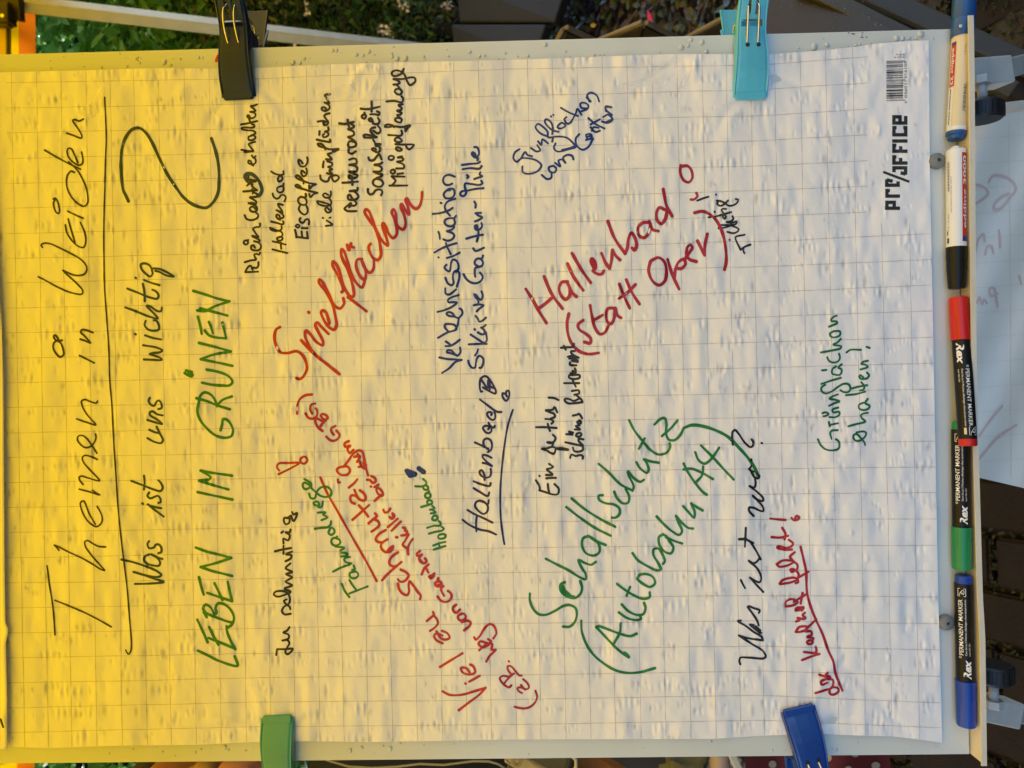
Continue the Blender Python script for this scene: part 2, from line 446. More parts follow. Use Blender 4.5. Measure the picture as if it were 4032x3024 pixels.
E4 790,935 800,925
E4 650,870 730,870 765,850 770,825 735,790
E4 760,855 790,880 785,905 750,905 735,880 750,860
#word blue_exclamation_mark blue 18 thick filled blue exclamation mark
E4 552,700 575,735 595,755
E4 560,697 600,712 648,736
E4 600,752 645,740
E4 575,705 600,725
E4 697,682 742,714
E4 690,675 735,715
#word hallenbad_navy navy 12 the underlined word Hallenbad in navy
E4 1165,1235 1240,1290 1350,1340 1450,1360 1530,1395
E4 1218,1128 1300,1175 1400,1220 1490,1265
E4 1320,1190 1312,1270 1315,1360
E4 1350,1025 1315,1040 1300,1080 1330,1130 1390,1170 1430,1150 1440,1090 1400,1040 1350,1025 1400,1045 1440,1065 1450,1020
E4 1285,890 1350,930 1440,975 1455,935
E4 1285,815 1360,845 1460,865 1470,835
E4 1405,800 1400,740 1370,695 1350,710 1360,745 1410,775 1460,765 1475,720 1470,680
E4 1385,615 1430,625 1485,650 1430,605 1385,555 1385,530 1430,535 1480,560
E4 1300,393 1370,425 1450,465
E4 1445,470 1400,430 1395,370 1430,350 1470,370 1485,430 1470,480 1440,497
E12 905,1595 935,1560 900,1515 830,1510 775,1560 800,1620 860,1680 940,1690 985,1640 990,1580 960,1520 915,1435
E12 960,1510 1010,1545 1065,1545 1070,1510
E12 985,1235 1000,1190 950,1165 890,1180 885,1240 940,1320 1020,1365 1075,1330 1085,1240 1060,1150
E12 700,850 850,960 1050,1110 1150,1160 1235,1163
E12 760,645 730,655 705,600 695,480 715,340 800,265 870,275 950,360 1040,500 1100,640 1090,700 1040,690 920,630 780,545
E12 715,325 800,450 880,560
E12 910,370 905,470 950,590
E12 930,430 960,520
E12 960,400 940,500 1040,560
E12 1310,700 1270,690 1265,760 1310,850 1360,880 1410,830 1440,720 1420,630 1370,640 1350,710 1380,770
#word navy_underline navy 11 navy line under the word Hallenbad
E4 1712,38 1660,200 1620,430 1590,700 1575,950 1580,1200 1600,1380 1620,1500
#word ein_gutes black 12 the words Ein gutes in black
E13 80,1500 115,1560 125,1610
E13 115,1605 180,1625 260,1650 310,1645 320,1590 275,1540
E13 205,1540 210,1585 220,1630
E13 190,1480 240,1475 290,1475
E13 117,1454 120,1457
E13 188,1445 255,1440 195,1385 235,1375 260,1360 218,1328
E13 145,1170 190,1185 240,1215 270,1220 285,1160 250,1150 190,1165 145,1165
E13 285,1162 350,1160 420,1180 370,1178 300,1170
E13 250,1140 262,1110 200,1100 245,1110 280,1080 285,1050 258,1020
E13 80,942 180,942 298,950
E13 205,905 215,945 228,980
E13 180,855 230,860 265,880 245,905
E13 230,855 280,830 270,800 230,785 185,765
E13 185,765 260,755 275,730 305,785
E13 215,630 270,635 318,655
#word schoenes black 12 the word schoenes in black
E13 440,1265 455,1230 500,1245 550,1235 575,1250 572,1275
E13 470,1155 480,1190 530,1200 575,1180 575,1150
E13 388,1100 480,1120 575,1140
E13 575,1135 530,1085 530,1065 580,1070
E13 510,1010 505,1035 540,1040 560,1015 540,1000 515,1010
E13 400,1015 465,1020
E13 430,990 470,1000
E13 490,965 545,965 500,930 540,925
E13 520,890 540,870 555,895 530,910 515,885
E13 470,820 515,810 530,800 550,820 568,850
#word restaurant_lower black 12 the lower word Restaurant in black
E13 560,680 480,690 420,690 385,665 385,645 430,645 480,665 545,640 565,660 570,680
E13 545,640 500,600 485,600 535,585 530,555 460,560
E13 378,478 460,478 535,478
E13 465,440 480,475 500,515
E13 470,395 430,395 430,420 480,435 540,420 540,395 470,390
E13 445,375 500,365 465,350 500,350 490,322
E13 440,260 440,285 505,290
E13 415,200 470,190 530,210
E13 430,220 480,215 520,240
E13 460,240 520,255
E13 480,200 480,250
E13 495,195 455,165 450,145 490,140
E13 345,105 410,100 470,95 480,65
E13 375,85 385,105 395,125
#word hallenbad_red crimson 18 the large word Hallenbad in red
T21 155,858 220,960 260,1035 335,1155
T21 315,750 380,900 475,1030
T21 265,1030 320,990 390,930
T21 520,795 470,800 445,850 460,910 500,950 535,920 540,860 515,800 530,830 560,890 595,925
T21 518,637 570,750 655,870
T21 558,548 640,690 720,803
T21 745,670 725,620 730,595 755,620 760,680 740,700 790,730 820,725 835,700
T21 735,600 742,640 748,690
T21 815,548 850,630 885,680
T21 885,680 900,620 910,520
T21 910,520 940,570 975,605
T21 870,270 930,420 1020,550
T21 1020,550 1040,500 1050,420 1075,370 1105,410 1120,480 1100,520 1080,500
T21 1230,280 1180,280 1135,320 1140,390 1185,412 1225,370 1240,300 1230,270 1260,340 1310,355
T21 1370,170 1320,150 1295,190 1300,260 1335,290 1370,250 1385,180
T21 1352,-10 1365,60 1380,130 1430,225
#word red_circle crimson 15 small open red circle of the exclamation mark
T20 1505,1440 1500,1500 1530,1570 1575,1588 1605,1550 1595,1480 1560,1445 1510,1450
T21 1592,80 1620,78 1650,50 1640,22
#word statt_oper crimson 17 the words Statt Oper in red brackets
T21 530,1075 515,1150 525,1260 560,1340 620,1400 700,1425 790,1415
T21 655,1130 610,1170 620,1210 680,1250 720,1290 715,1330 665,1320
T21 715,1000 735,1110 760,1200 800,1250 840,1240 875,1180
T21 740,1135 825,1085
T21 930,1025 870,1030 855,1090 870,1150 900,1160 925,1110 935,1025 955,1090 985,1110
T21 970,815 1010,920 1060,1025
T21 1030,778 1080,890 1145,990
T21 965,942 1040,890 1110,820
T21 1240,620 1225,700 1260,790 1315,825 1365,790 1380,700 1360,620 1310,585 1250,610
T21 1390,600 1430,730 1490,860
T21 1450,760 1460,680 1490,620 1530,600 1545,640 1510,680 1480,680
T21 1540,600 1580,540 1605,500 1590,475 1565,490 1555,560 1580,600 1640,620
T21 1650,440 1690,520 1712,565
T21 1712,565 1715,480 1735,380
T21 1625,195 1690,182 1760,210 1820,270 1870,380 1895,500 1900,620 1885,690
#word richtig black 10.5 the small black word richtig
E16 415,440 520,400 630,365
E16 773,322 777,328
E16 748,650 752,660
E16 1033,1190 1037,1200
E16 790,440 860,450 950,490 1010,535 1100,530 1180,480 1200,420 1150,410
E16 1005,440 930,510 860,540 800,505 815,460
E16 970,600 900,600 880,620 930,700 965,750 940,790 905,750 930,700
E16 630,760 760,745 930,700 1065,660
E16 1090,740 1110,780 1070,830 980,850 1060,870 1170,840 1150,890 1050,910
E16 825,970 860,915 950,910 1060,915 930,960 825,975
E16 1050,915 1150,950 1210,990 1180,1040 1100,1065 995,1040
E16 1325,1095 1150,1140 1150,1180 1200,1290 1245,1385
E16 1245,1385 1320,1330 1440,1285 1380,1300 1310,1350 1300,1400 1320,1450
#word gruenflaechen_blue blue 10.5 the slanted word Gruenflaechen in blue
T20 100,1300 60,1330 48,1380 75,1410 120,1380 180,1380 250,1400 290,1440 260,1490 180,1515 130,1500 125,1450
T20 115,1380 150,1325 170,1350 210,1362
T20 200,1290 250,1320 280,1310 255,1265
T20 262,1232 290,1262 300,1215 350,1250
T20 345,1190 280,1160 240,1110 260,1080 310,1110 345,1150 350,1195 430,1190 510,1200 560,1240 590,1280 530,1300 430,1320 400,1290 415,1250
T20 470,1308 540,1290 585,1272
T20 385,1235 392,1195
T20 440,1150 380,1130 320,1060 330,1040 370,1060 390,1110 385,1170
T20 440,1090 430,1110 460,1120 500,1095 470,1070 440,1090
T20 374,1014 378,1016
T20 394,1001 396,1003
T20 510,1020 490,1040 520,1080 555,1060
T20 460,940 530,980 610,1012
T20 545,1070 590,990 605,950 640,1000
T20 640,970 690,950 700,920 660,895 630,905 640,940 690,945
T20 685,850 720,885
T20 710,885 690,830 720,808 770,830 795,885
#word vom_center blue 11.5 the slanted words vom Center in blue
T20 295,1525 340,1560 375,1550 380,1500
T20 390,1445 355,1460 370,1500 410,1500 420,1465 395,1445
T20 410,1420 455,1450 440,1400 470,1390 500,1420 480,1375 520,1350 560,1360 570,1390
T20 620,1170 590,1210 600,1270 650,1305 700,1280 740,1210
T20 680,1220 730,1200 720,1170 680,1175 690,1210
T20 690,1190 725,1185
T20 720,1110 760,1150 800,1140
T20 730,1140 745,1110 790,1115
T20 700,1030 760,1080 840,1120
T20 720,1085 800,1040
T20 820,1060 870,1070 910,1040 870,1000 830,1020
T20 850,1065 905,1045
T20 850,960 905,1002
T20 855,970 850,930 900,935
#word schallschutz green 14 the large word Schallschutz in green
T23 185,185 185,240 210,310 260,360 320,365 400,330 470,290 520,283 570,310 580,370 560,430 520,465 465,465
T23 480,90 445,110 445,160 490,205 560,225 610,190 625,140 610,80
T23 455,110 465,150 500,195 560,215
T23 465,125 480,160 520,195
T22 330,1548 420,1595 530,1650 @T23 600,45 655,65 655,20 @T22 650,1640 615,1560 670,1585 725,1600 765,1575
T22 700,1350 655,1370 645,1430 680,1500 750,1520 795,1490 790,1420 740,1370 700,1350
T22 710,1360 780,1400 850,1428
T22 508,1098 620,1185 760,1280 895,1348
T22 555,1023 660,1110 800,1200 935,1270
T22 825,995 790,1000 795,1035 850,1065 920,1075 970,1110 970,1160 935,1190 905,1190
T22 925,965 950,1020 1000,1065 1045,1060 1055,1010 1025,940
T22 790,722 880,800 980,900 1085,955
T22 1085,955 1095,920 1050,820 1045,788 1090,840 1150,878 1185,860
T22 1118,708 1150,760 1210,800 1225,770 1200,700 1185,683
T22 1185,683 1240,700 1312,712
T22 1055,342 1100,430 1170,520 1240,600 1310,640 1380,625 1410,580 1408,545
T22 1140,590 1190,500
T22 1275,380 1330,330 1365,325 1380,380 1375,450 1400,510 1450,515 1500,470 1530,410
T22 1340,480 1420,410 1475,345
#word green_swoosh green 17 wide green bracket swooping past the word wo
T22 1530,410 1600,385 1700,395 1820,435 1920,490 2010,580 2090,670 2150,760 2175,820
#word autobahn green 14 the word Autobahn in green with an opening bracket
T23 618,415 622,500 660,610 720,700 800,770 900,830 1000,855 1110,850 1240,815
T23 770,460 745,468
T23 745,468 830,560 930,660 1020,725
T23 1020,720 1005,700 985,685
T23 770,460 850,490 930,520 1030,545 1085,525
T23 950,438 945,510 895,605
T23 935,345 1000,390 1080,410 1120,400 1115,370
T23 960,278 1010,330 1080,365 1140,360 1160,310 1148,265
T23 920,105 980,150 1060,200 1140,230 1195,215 1195,175
T23 1030,130 1000,205
T23 1090,60 1110,30 1170,22 1225,50 1240,100 1200,130 1140,105 1090,65
T22 1085,1500 1130,1560 1210,1610 1300,1650 1330,1640 1310,1590 1265,1510 1270,1465 1310,1460 1350,1520 1365,1570 1350,1592
T22 1350,1335 1315,1360 1320,1430 1370,1490 1420,1500 1440,1450 1410,1400 1375,1350 1345,1335
T22 1375,1360 1440,1390 1515,1415
T22 1295,1180 1350,1240 1430,1310 1490,1340 1515,1310 1480,1220 1462,1175
T22 1462,1175 1510,1230 1570,1280 1610,1285
T22 1525,1090 1570,1140 1620,1190 1625,1140 1595,1065
T22 1595,1065 1640,1095 1695,1128
#word a_four green 14 the green letter A and figure 4
T22 1530,720 1570,800 1640,900 1700,970 1730,990
T22 1530,770 1600,765 1690,800 1785,855
T22 1700,745 1690,820 1630,890
T22 1630,620 1660,690 1710,720 1760,690 1840,580
T22 1680,562 1780,660 1880,770 1965,858
#word was_lower black 12 the lower word Was in black
E8 165,1315 155,1280 165,1250 250,1248 400,1255 420,1235 390,1180 280,1110 150,1025
E8 150,1025 230,1050 390,1075
E8 390,1075 380,1040 300,990 220,930 140,880 170,875
E8 365,1000 300,950 260,915 300,920
E8 300,940 350,990
E8 320,935 365,975
E8 310,960 375,1000
E8 350,925 330,870 240,740
E8 240,740 250,732 300,750 360,775 350,800
#word ist_lower black 12 the lower word ist in black
E8 395,588 330,520 262,445
E8 262,445 320,480 360,490 375,450 340,360 250,275
E8 250,275 300,300 335,280 355,250
E8 170,468 190,510 212,550
E7 395,1515 330,1400 280,1330 235,1310 165,1310
E7 240,1310 320,1350
E7 165,1308 240,1300
E7 238,1185 235,1260 228,1390
E7 392,1510 400,1525
#word wo black 12 the word wo with question mark in black
E7 325,1055 275,1000 275,965 320,965 400,1000 430,1000 420,950 370,890 315,835
E7 315,835 370,880 425,890 425,860 370,800 280,730
E7 280,730 330,745 345,700 320,600 280,545
E7 285,560 350,580 385,620 370,645 330,630 300,580
E7 270,545 300,510 297,440
E7 97,280 90,200 95,140 120,120 160,160 230,260 290,305 315,290 320,250 303,222
E7 410,260 416,264
#word der_kaufhof crimson 13 the words der Kaufhof in crimson
E8 920,1605 1000,1580 1080,1550 1100,1500 1090,1470 1030,1465 975,1490 985,1520 1040,1500
E8 1060,1565 1065,1610 1100,1620 1150,1590 1150,1560 1100,1545 1060,1565
E8 960,1420 1020,1440 1060,1465 1065,1440 1020,1420 1045,1400
E8 785,1273 870,1240 960,1212
E8 805,1192 880,1200 960,1212
E8 915,1200 930,1180 922,1140
E8 860,1075 835,1090 845,1110 885,1105 890,1080 860,1072
E8 885,1080 900,1055 835,1040 880,1020 875,985 820,985
E8 720,990 760,940 840,940 820,970 760,990 720,992
E8 820,965 880,910 930,860
E8 725,885 760,870 740,850 800,860 820,850 790,820 815,795
E8 720,775 755,770 760,745 725,755 720,775
E8 755,745 800,745 780,775
E8 620,735 620,690 680,660 740,690 700,720 620,735
E8 700,690 780,640 830,610
E8 790,598 780,650 770,705
#word fehlt crimson 13 the word fehlt in crimson with exclamation mark
E8 560,505 590,470 700,445 740,460 680,490 570,510
E8 720,500 745,490 735,450
E8 730,455 790,420 850,385
E8 740,450 750,410 710,365 675,360 675,385 705,380
E8 680,375 700,368
E7 575,1580 640,1540 760,1550 700,1590 600,1605 575,1580
E7 760,1550 800,1590 790,1640 720,1640
E7 760,1550 720,1500 770,1450
E7 740,1420 650,1420 580,1400 590,1385 680,1400 740,1380 750,1350 705,1315
E7 520,1285 610,1290 700,1270
E7 635,1185 670,1250 660,1310
E7 505,1083 590,1092 670,1098
E7 735,1075 760,1100 800,1095 820,1070 790,1055 775,1080
#word crimson_underline crimson 14 long crimson underline below der Kaufhof fehlt
E8 770,135 800,260 825,380 830,540 840,620 870,730 920,860 990,1010 1050,1180 1100,1290 1120,1400 1190,1580
#word gruenflaechen_green deepgreen 11 the word Gruenflaechen in deep green
E9 58,1455 90,1520 150,1570 240,1580 295,1560 305,1510 290,1470 265,1455
E9 215,1450 200,1380 220,1355 285,1350
E9 183,1255 195,1305
E9 190,1290 240,1280 288,1270
E9 190,1200 260,1200 305,1170 300,1140 235,1145 225,1115 290,1090
E9 110,1155 150,1145 180,1165 150,1185 120,1190
E9 185,1072 250,1040 305,1020 250,1000 190,990 220,965 288,940
E9 140,830 100,860 100,900 140,928 210,910 280,860 350,820 410,825 430,870 410,910 360,915 315,892
E9 98,820 200,785 320,750
E9 265,620 225,650 222,700 260,715 310,715 330,680 325,650 290,635 330,595
E9 105,665 155,660
E9 165,515 185,555 235,575 290,560 310,520 300,475
E9 92,460 200,440 320,410 325,390 235,370 280,345 320,305
E9 240,215 195,245 210,280 260,285 310,260 310,220 240,215
E9 185,165 280,120 270,105 215,100 210,85 240,50 275,38
#word erhalten_green deepgreen 11 the word erhalten in deep green with exclamation mark
E9 600,1520 590,1490 550,1440 500,1395 470,1405 465,1440 490,1470 550,1465 600,1420 610,1380 580,1365 500,1375
E9 405,1305 500,1280 600,1250 560,1210 550,1180 580,1160 630,1152
E9 580,1035 530,1060 530,1100 580,1120 640,1100 650,1070 600,1040 630,990
E9 380,950 500,935 600,908
E9 435,875 530,850 622,835
E9 555,800 590,850 580,885 540,895
E9 545,720 530,735 560,765 580,750 550,722
E9 570,765 620,755 645,720 620,690
E9 545,655 630,625 600,600 555,590 580,565 630,555
E9 385,460 430,430 550,430
E9 615,395 650,408
"""
# ------------------------------------------------------------ frames
def V(a): return Vector((float(a[0]), float(a[1]), float(a[2])))
def ray(px, py):
    a = (np.asarray(px, float) - CX) / FPX; b = (CY - np.asarray(py, float)) / FPX
    return a[..., None] * AR + b[..., None] * AU + AF
def P(px, py, d): return CAM + ray(px, py) * d
def ground(px, py, z=0.0):
    r = ray(px, py); return CAM + r * ((z - CAMH) / r[..., 2])[..., None]
# the board's plane, from its corners in the picture
def _cam(px, py): return np.array([px - CX, CY - py, FPX])
A_, B_ = _cam(3760, 112), _cam(3820, 2971)
s1 = (112 - 213) / 3760.; s2 = (2971 - 3008) / 3820.
vx = (2971 - s2 * 3820 - (112 - s1 * 3760)) / (s1 - s2); vy = 112 + s1 * (vx - 3760)
ev = _cam(vx, vy); ev = ev / np.linalg.norm(ev)
kk = (B_ @ ev) / (A_ @ ev); eu = kk * A_ - B_; ul = np.linalg.norm(eu); eu = eu / ul
BW = 0.709; depthB = BW / ul
en = np.cross(eu, ev)
def c2w(v): return v[0] * AR + v[1] * AU + v[2] * AF
EU, EV, EN = c2w(eu), c2w(ev), c2w(en)
if EN @ AF > 0: EN = -EN
O = CAM + c2w(B_ * depthB)                                  # lower left corner of the board face (u=0, v=0)
def W(u, v, n):
    return O + np.asarray(u, float)[..., None] * EU + np.asarray(v, float)[..., None] * EV + np.asarray(n, float)[..., None] * EN
def toboard(px, py, n=0.0):
    r = ray(px, py); t = ((O - CAM) @ EN + n) / (r @ EN)
    q = CAM + r * t[..., None] - O
    return q @ EU, q @ EV
MB = Matrix(((EU[0], EV[0], EN[0], O[0]), (EU[1], EV[1], EN[1], O[1]), (EU[2], EV[2], EN[2], O[2]), (0, 0, 0, 1)))
BH = 1.06

# ------------------------------------------------------------ materials
def mat(name, col, rough=.6, metal=0., spec=.5, noise=0., nscale=20., bump=0., bscale=60., col2=None, coat=0., trans=0.):
    m = bpy.data.materials.new(name); m.use_nodes = True; t = m.node_tree; b = t.nodes['Principled BSDF']
    b.inputs['Base Color'].default_value = (*col, 1); b.inputs['Roughness'].default_value = rough
    b.inputs['Metallic'].default_value = metal; b.inputs['Specular IOR Level'].default_value = spec
    b.inputs['Coat Weight'].default_value = coat
    tc = t.nodes.new('ShaderNodeTexCoord')
    if noise > 0 or col2:
        n = t.nodes.new('ShaderNodeTexNoise'); n.inputs['Scale'].default_value = nscale; n.inputs['Detail'].default_value = 5
        t.links.new(tc.outputs['Object'], n.inputs['Vector'])
        mx = t.nodes.new('ShaderNodeMix'); mx.data_type = 'RGBA'
        c2 = col2 if col2 else tuple(c * (1 - noise) for c in col)
        mx.inputs['A'].default_value = (*col, 1); mx.inputs['B'].default_value = (*c2, 1)
        rp = t.nodes.new('ShaderNodeMapRange'); rp.inputs['From Min'].default_value = .35; rp.inputs['From Max'].default_value = .65
        t.links.new(n.outputs['Fac'], rp.inputs['Value']); t.links.new(rp.outputs['Result'], mx.inputs['Factor'])
        t.links.new(mx.outputs['Result'], b.inputs['Base Color'])
    if bump > 0:
        n = t.nodes.new('ShaderNodeTexNoise'); n.inputs['Scale'].default_value = bscale; n.inputs['Detail'].default_value = 4
        t.links.new(tc.outputs['Object'], n.inputs['Vector'])
        bp = t.nodes.new('ShaderNodeBump'); bp.inputs['Strength'].default_value = bump; bp.inputs['Distance'].default_value = .004
        t.links.new(n.outputs['Fac'], bp.inputs['Height']); t.links.new(bp.outputs['Normal'], b.inputs['Normal'])
    return m
def cloth_mat(name, col, tcol, share=.6):
    m = bpy.data.materials.new(name); m.use_nodes = True; t = m.node_tree; t.nodes.clear()
    o = t.nodes.new('ShaderNodeOutputMaterial'); a = t.nodes.new('ShaderNodeBsdfDiffuse'); b = t.nodes.new('ShaderNodeBsdfTranslucent')
    a.inputs['Color'].default_value = (*col, 1); b.inputs['Color'].default_value = (*tcol, 1)
    x = t.nodes.new('ShaderNodeMixShader'); x.inputs[0].default_value = share
    t.links.new(a.outputs[0], x.inputs[1]); t.links.new(b.outputs[0], x.inputs[2]); t.links.new(x.outputs[0], o.inputs[0])
    return m
M = {}
INK = dict(black=(.012, .010, .009), teal=(.010, .045, .085), blue=(.006, .030, .20), navy=(.016, .010, .075), red=(.50, .016, .006),
           crimson=(.42, .010, .018), green=(.012, .20, .022), deepgreen=(.006, .15, .045), pale=(.82, .56, .46), grid=(.52, .48, .42), print=(.02, .021, .018))
for k, c in INK.items(): M['ink_' + k] = mat('ink_' + k, c, .45, noise=.25 if k not in ('black', 'print', 'grid', 'pale') else 0, nscale=90)
M['enamel'] = mat('enamel', (.61, .655, .635), .28, noise=.06, nscale=8, bump=.03, bscale=25)
M['tray'] = mat('tray', (.70, .64, .50), .4, noise=.10, nscale=30)
M['steel_grey'] = mat('steel_grey', (.50, .50, .46), .45, noise=.15, nscale=40)
M['rubber'] = mat('rubber', (.16, .175, .17), .45)
M['dark'] = mat('dark', (.008, .008, .008), .5)
M['wire'] = mat('wire', (.75, .70, .60), .22, metal=1)
M['water'] = mat('water', (.50, .55, .53), .05, coat=.8, spec=.8)
M['brick'] = mat('brick', (.011, .0055, .0022), .8, spec=.3, noise=.5, nscale=14, bump=.5, bscale=120)
M['cobble'] = mat('cobble', (.011, .009, .006), .6, noise=.5, nscale=18, bump=.5, bscale=90)
M['soil'] = mat('soil', (.007, .005, .003), .95, col2=(.014, .011, .006), nscale=30, bump=.8, bscale=60)
M['moss'] = mat('moss', (.018, .026, .004), .9, col2=(.045, .030, .009), nscale=60)
M['alu'] = mat('alu', (.42, .42, .39), .42, metal=.35, noise=.12, nscale=25)

def tagk(o, label=None, cat=None, group=None, kind=None):
    if label: o['label'] = label
    if cat: o['category'] = cat
    if group: o['group'] = group
    if kind: o['kind'] = kind
    return o
def empty(name, loc=(0, 0, 0), label=None, cat=None, group=None):
    o = bpy.data.objects.new(name, None); o.empty_display_size = .05; C.objects.link(o); o.location = V(loc)
    return tagk(o, label, cat, group)
def link(name, me, m=None, parent=None, smooth=False, keep_world=True):
    o = bpy.data.objects.new(name, me); C.objects.link(o)
    if m is not None:
        for x in (m if isinstance(m, (list, tuple)) else [m]): me.materials.append(x)
    if smooth: me.polygons.foreach_set('use_smooth', [True] * len(me.polygons))
    if parent:
        o.parent = parent
        if keep_world: o.matrix_parent_inverse = pinv(parent)
    return o
def pinv(p):
    mw = Matrix.Identity(4); q = p
    while q:
        mw = q.matrix_basis @ mw if not q.parent else q.matrix_parent_inverse @ q.matrix_basis @ mw
        q = q.parent
    return mw.inverted()
def mesh(verts, faces, name='m'):
    me = bpy.data.meshes.new(name); me.from_pydata([tuple(map(float, v)) for v in verts], [], faces); me.update(); return me
def bmesh_obj(name, bm, m, parent=None, smooth=False):
    me = bpy.data.meshes.new(name); bm.to_mesh(me); bm.free(); return link(name, me, m, parent, smooth)
def bevel(o, wdt, seg=2):
    md = o.modifiers.new('bevel', 'BEVEL'); md.width = wdt; md.segments = seg; md.limit_method = 'ANGLE'; return o
BOXF = [(0, 1, 2, 3), (7, 6, 5, 4), (0, 4, 5, 1), (1, 5, 6, 2), (2, 6, 7, 3), (3, 7, 4, 0)]
def boxpts(p0, p1, side, up, w, h, name, m, parent=None, bv=0, w2=None):
    """bar of section w x h from p0 to p1; side/up give its orientation"""
    p0 = V(p0); p1 = V(p1); d = (p1 - p0).normalized(); s = V(side); s = (s - d * s.dot(d)).normalized(); u = s.cross(d)
    if u.dot(V(up)) < 0: u = -u
    w2 = w if w2 is None else w2
    vs = []
    for p, ww in ((p0, w), (p1, w2)):
        for a, b in ((-1, -1), (1, -1), (1, 1), (-1, 1)): vs.append(p + s * a * ww / 2 + u * b * h / 2)
    o = link(name, mesh(vs, [tuple(reversed(f)) for f in BOXF]), m, parent)
    bm = bmesh.new(); bm.from_mesh(o.data); bmesh.ops.recalc_face_normals(bm, faces=bm.faces); bm.to_mesh(o.data); bm.free()
    if bv: bevel(o, bv)
    return o
def bbox_board(name, u0, u1, v0, v1, n0, n1, m, parent, bv=0):
    q = [(u0, v0), (u1, v0), (u1, v1), (u0, v1)]
    vs = [W(a, b, n0) for a, b in q] + [W(a, b, n1) for a, b in q]
    o = link(name, mesh(vs, BOXF), m, parent)
    bm = bmesh.new(); bm.from_mesh(o.data); bmesh.ops.recalc_face_normals(bm, faces=bm.faces); bm.to_mesh(o.data); bm.free()
    if bv: bevel(o, bv)
    return o
def tube(name, pts, r, m, parent=None, seg=8, closed=False):
    pts = [V(p) for p in pts]; vs = []; fs = []
    n = len(pts); up = Vector((.31, .2, .93)); prev = None
    for i, p in enumerate(pts):
        d = (pts[min(i + 1, n - 1)] - pts[max(i - 1, 0)]).normalized()
        a = (prev - d * prev.dot(d)).normalized() if prev else d.cross(up).normalized(); prev = a; b = d.cross(a)
        rr = r[i] if isinstance(r, (list, tuple)) else r
        for k in range(seg):
            t = 2 * math.pi * k / seg; vs.append(p + (a * math.cos(t) + b * math.sin(t)) * rr)
    for i in range(n - 1):
        for k in range(seg): fs.append((i * seg + k, i * seg + (k + 1) % seg, (i + 1) * seg + (k + 1) % seg, (i + 1) * seg + k))
    fs.append(tuple(range(seg - 1, -1, -1))); fs.append(tuple((n - 1) * seg + k for k in range(seg)))
    return link(name, mesh(vs, fs), m, parent, smooth=True)
def lathe(name, base, axis, prof, m, parent=None, seg=24, cap=True):
    """prof: [(distance along axis, radius)]"""
    base = V(base); ax = V(axis).normalized(); a = ax.cross(Vector((.2, .9, .1))).normalized(); b = ax.cross(a)
    vs = []; fs = []
    for s, r in prof:
        for k in range(seg):
            t = 2 * math.pi * k / seg; vs.append(base + ax * s + (a * math.cos(t) + b * math.sin(t)) * r)
    for i in range(len(prof) - 1):
        for k in range(seg): fs.append((i * seg + k, i * seg + (k + 1) % seg, (i + 1) * seg + (k + 1) % seg, (i + 1) * seg + k))
    if cap: fs.append(tuple(range(seg - 1, -1, -1))); fs.append(tuple((len(prof) - 1) * seg + k for k in range(seg)))
    o = link(name, mesh(vs, fs), m, parent, smooth=True)
    bm = bmesh.new(); bm.from_mesh(o.data); bmesh.ops.recalc_face_normals(bm, faces=bm.faces); bm.to_mesh(o.data); bm.free()
    md = o.modifiers.new('es', 'EDGE_SPLIT'); md.split_angle = R(35)
    return o

# ------------------------------------------------------------ paper relief: a height map over the board plane
U0, U1, V0, V1 = -.02, .73, -.01, 1.08
RES = 0.001
NU, NV = int((U1 - U0) / RES), int((V1 - V0) / RES)
H = np.zeros((NU, NV))
def smooth_noise(lu, lv, amp):
    nu, nv = int((U1 - U0) / lu) + 3, int((V1 - V0) / lv) + 3
    g = rng.normal(0, 1, (nu, nv))
    uu = np.linspace(0, nu - 1.001, NU); vv = np.linspace(0, nv - 1.001, NV)
    iu = uu.astype(int); iv = vv.astype(int); fu = uu - iu; fv = vv - iv
    fu = fu * fu * (3 - 2 * fu); fv = fv * fv * (3 - 2 * fv)
    a = g[iu][:, iv] * (1 - fu)[:, None] + g[np.minimum(iu + 1, nu - 1)][:, iv] * fu[:, None]
    b = g[iu][:, np.minimum(iv + 1, nv - 1)] * (1 - fu)[:, None] + g[np.minimum(iu + 1, nu - 1)][:, np.minimum(iv + 1, nv - 1)] * fu[:, None]
    return amp * (a * (1 - fv) + b * fv)
H += smooth_noise(.10, .05, .0009) + smooth_noise(.045, .020, .0008) + smooth_noise(.024, .009, .00052) + smooth_noise(.010, .006, .00014)
def dimple(u, v, su, sv, a):
    i0, i1 = int((u - 3 * su - U0) / RES), int((u + 3 * su - U0) / RES) + 2
    j0, j1 = int((v - 3 * sv - V0) / RES), int((v + 3 * sv - V0) / RES) + 2
    i0, i1, j0, j1 = max(i0, 0), min(i1, NU), max(j0, 0), min(j1, NV)
    if i0 >= i1 or j0 >= j1: return
    x = (U0 + np.arange(i0, i1) * RES - u) / su; y = (V0 + np.arange(j0, j1) * RES - v) / sv
    H[i0:i1, j0:j1] += a * np.exp(-x[:, None] ** 2) * np.exp(-y[None, :] ** 2)
PUCKER_SHADE = []  # shade of the puckers, painted dark over some of the dimples
for k in range(2300):
    u, v = rng.uniform(0, .7), rng.uniform(-.0, 1.04)
    if rng.random() < .5: u = round(u / .0253) * .0253 + rng.normal(0, .004)
    n = rng.choice([1, 1, 2, 3, 4])
    sz = rng.uniform(.42, 1.05); a = rng.choice([-1, -1, 1]) * rng.uniform(.25, .85)
    for q in range(n):
        su, sv = .0050 * sz * rng.uniform(.6, 1.3), .0017 * sz * rng.uniform(.7, 1.3)
        dimple(u + rng.normal(0, .0015), v + q * .0066 * sz, su, sv, a * .0022 * sz * rng.uniform(.5, 1.1))
        if rng.random() < .30: PUCKER_SHADE.append((u, v + q * .0066 * sz, su, sv, rng.uniform(.2, .8)))
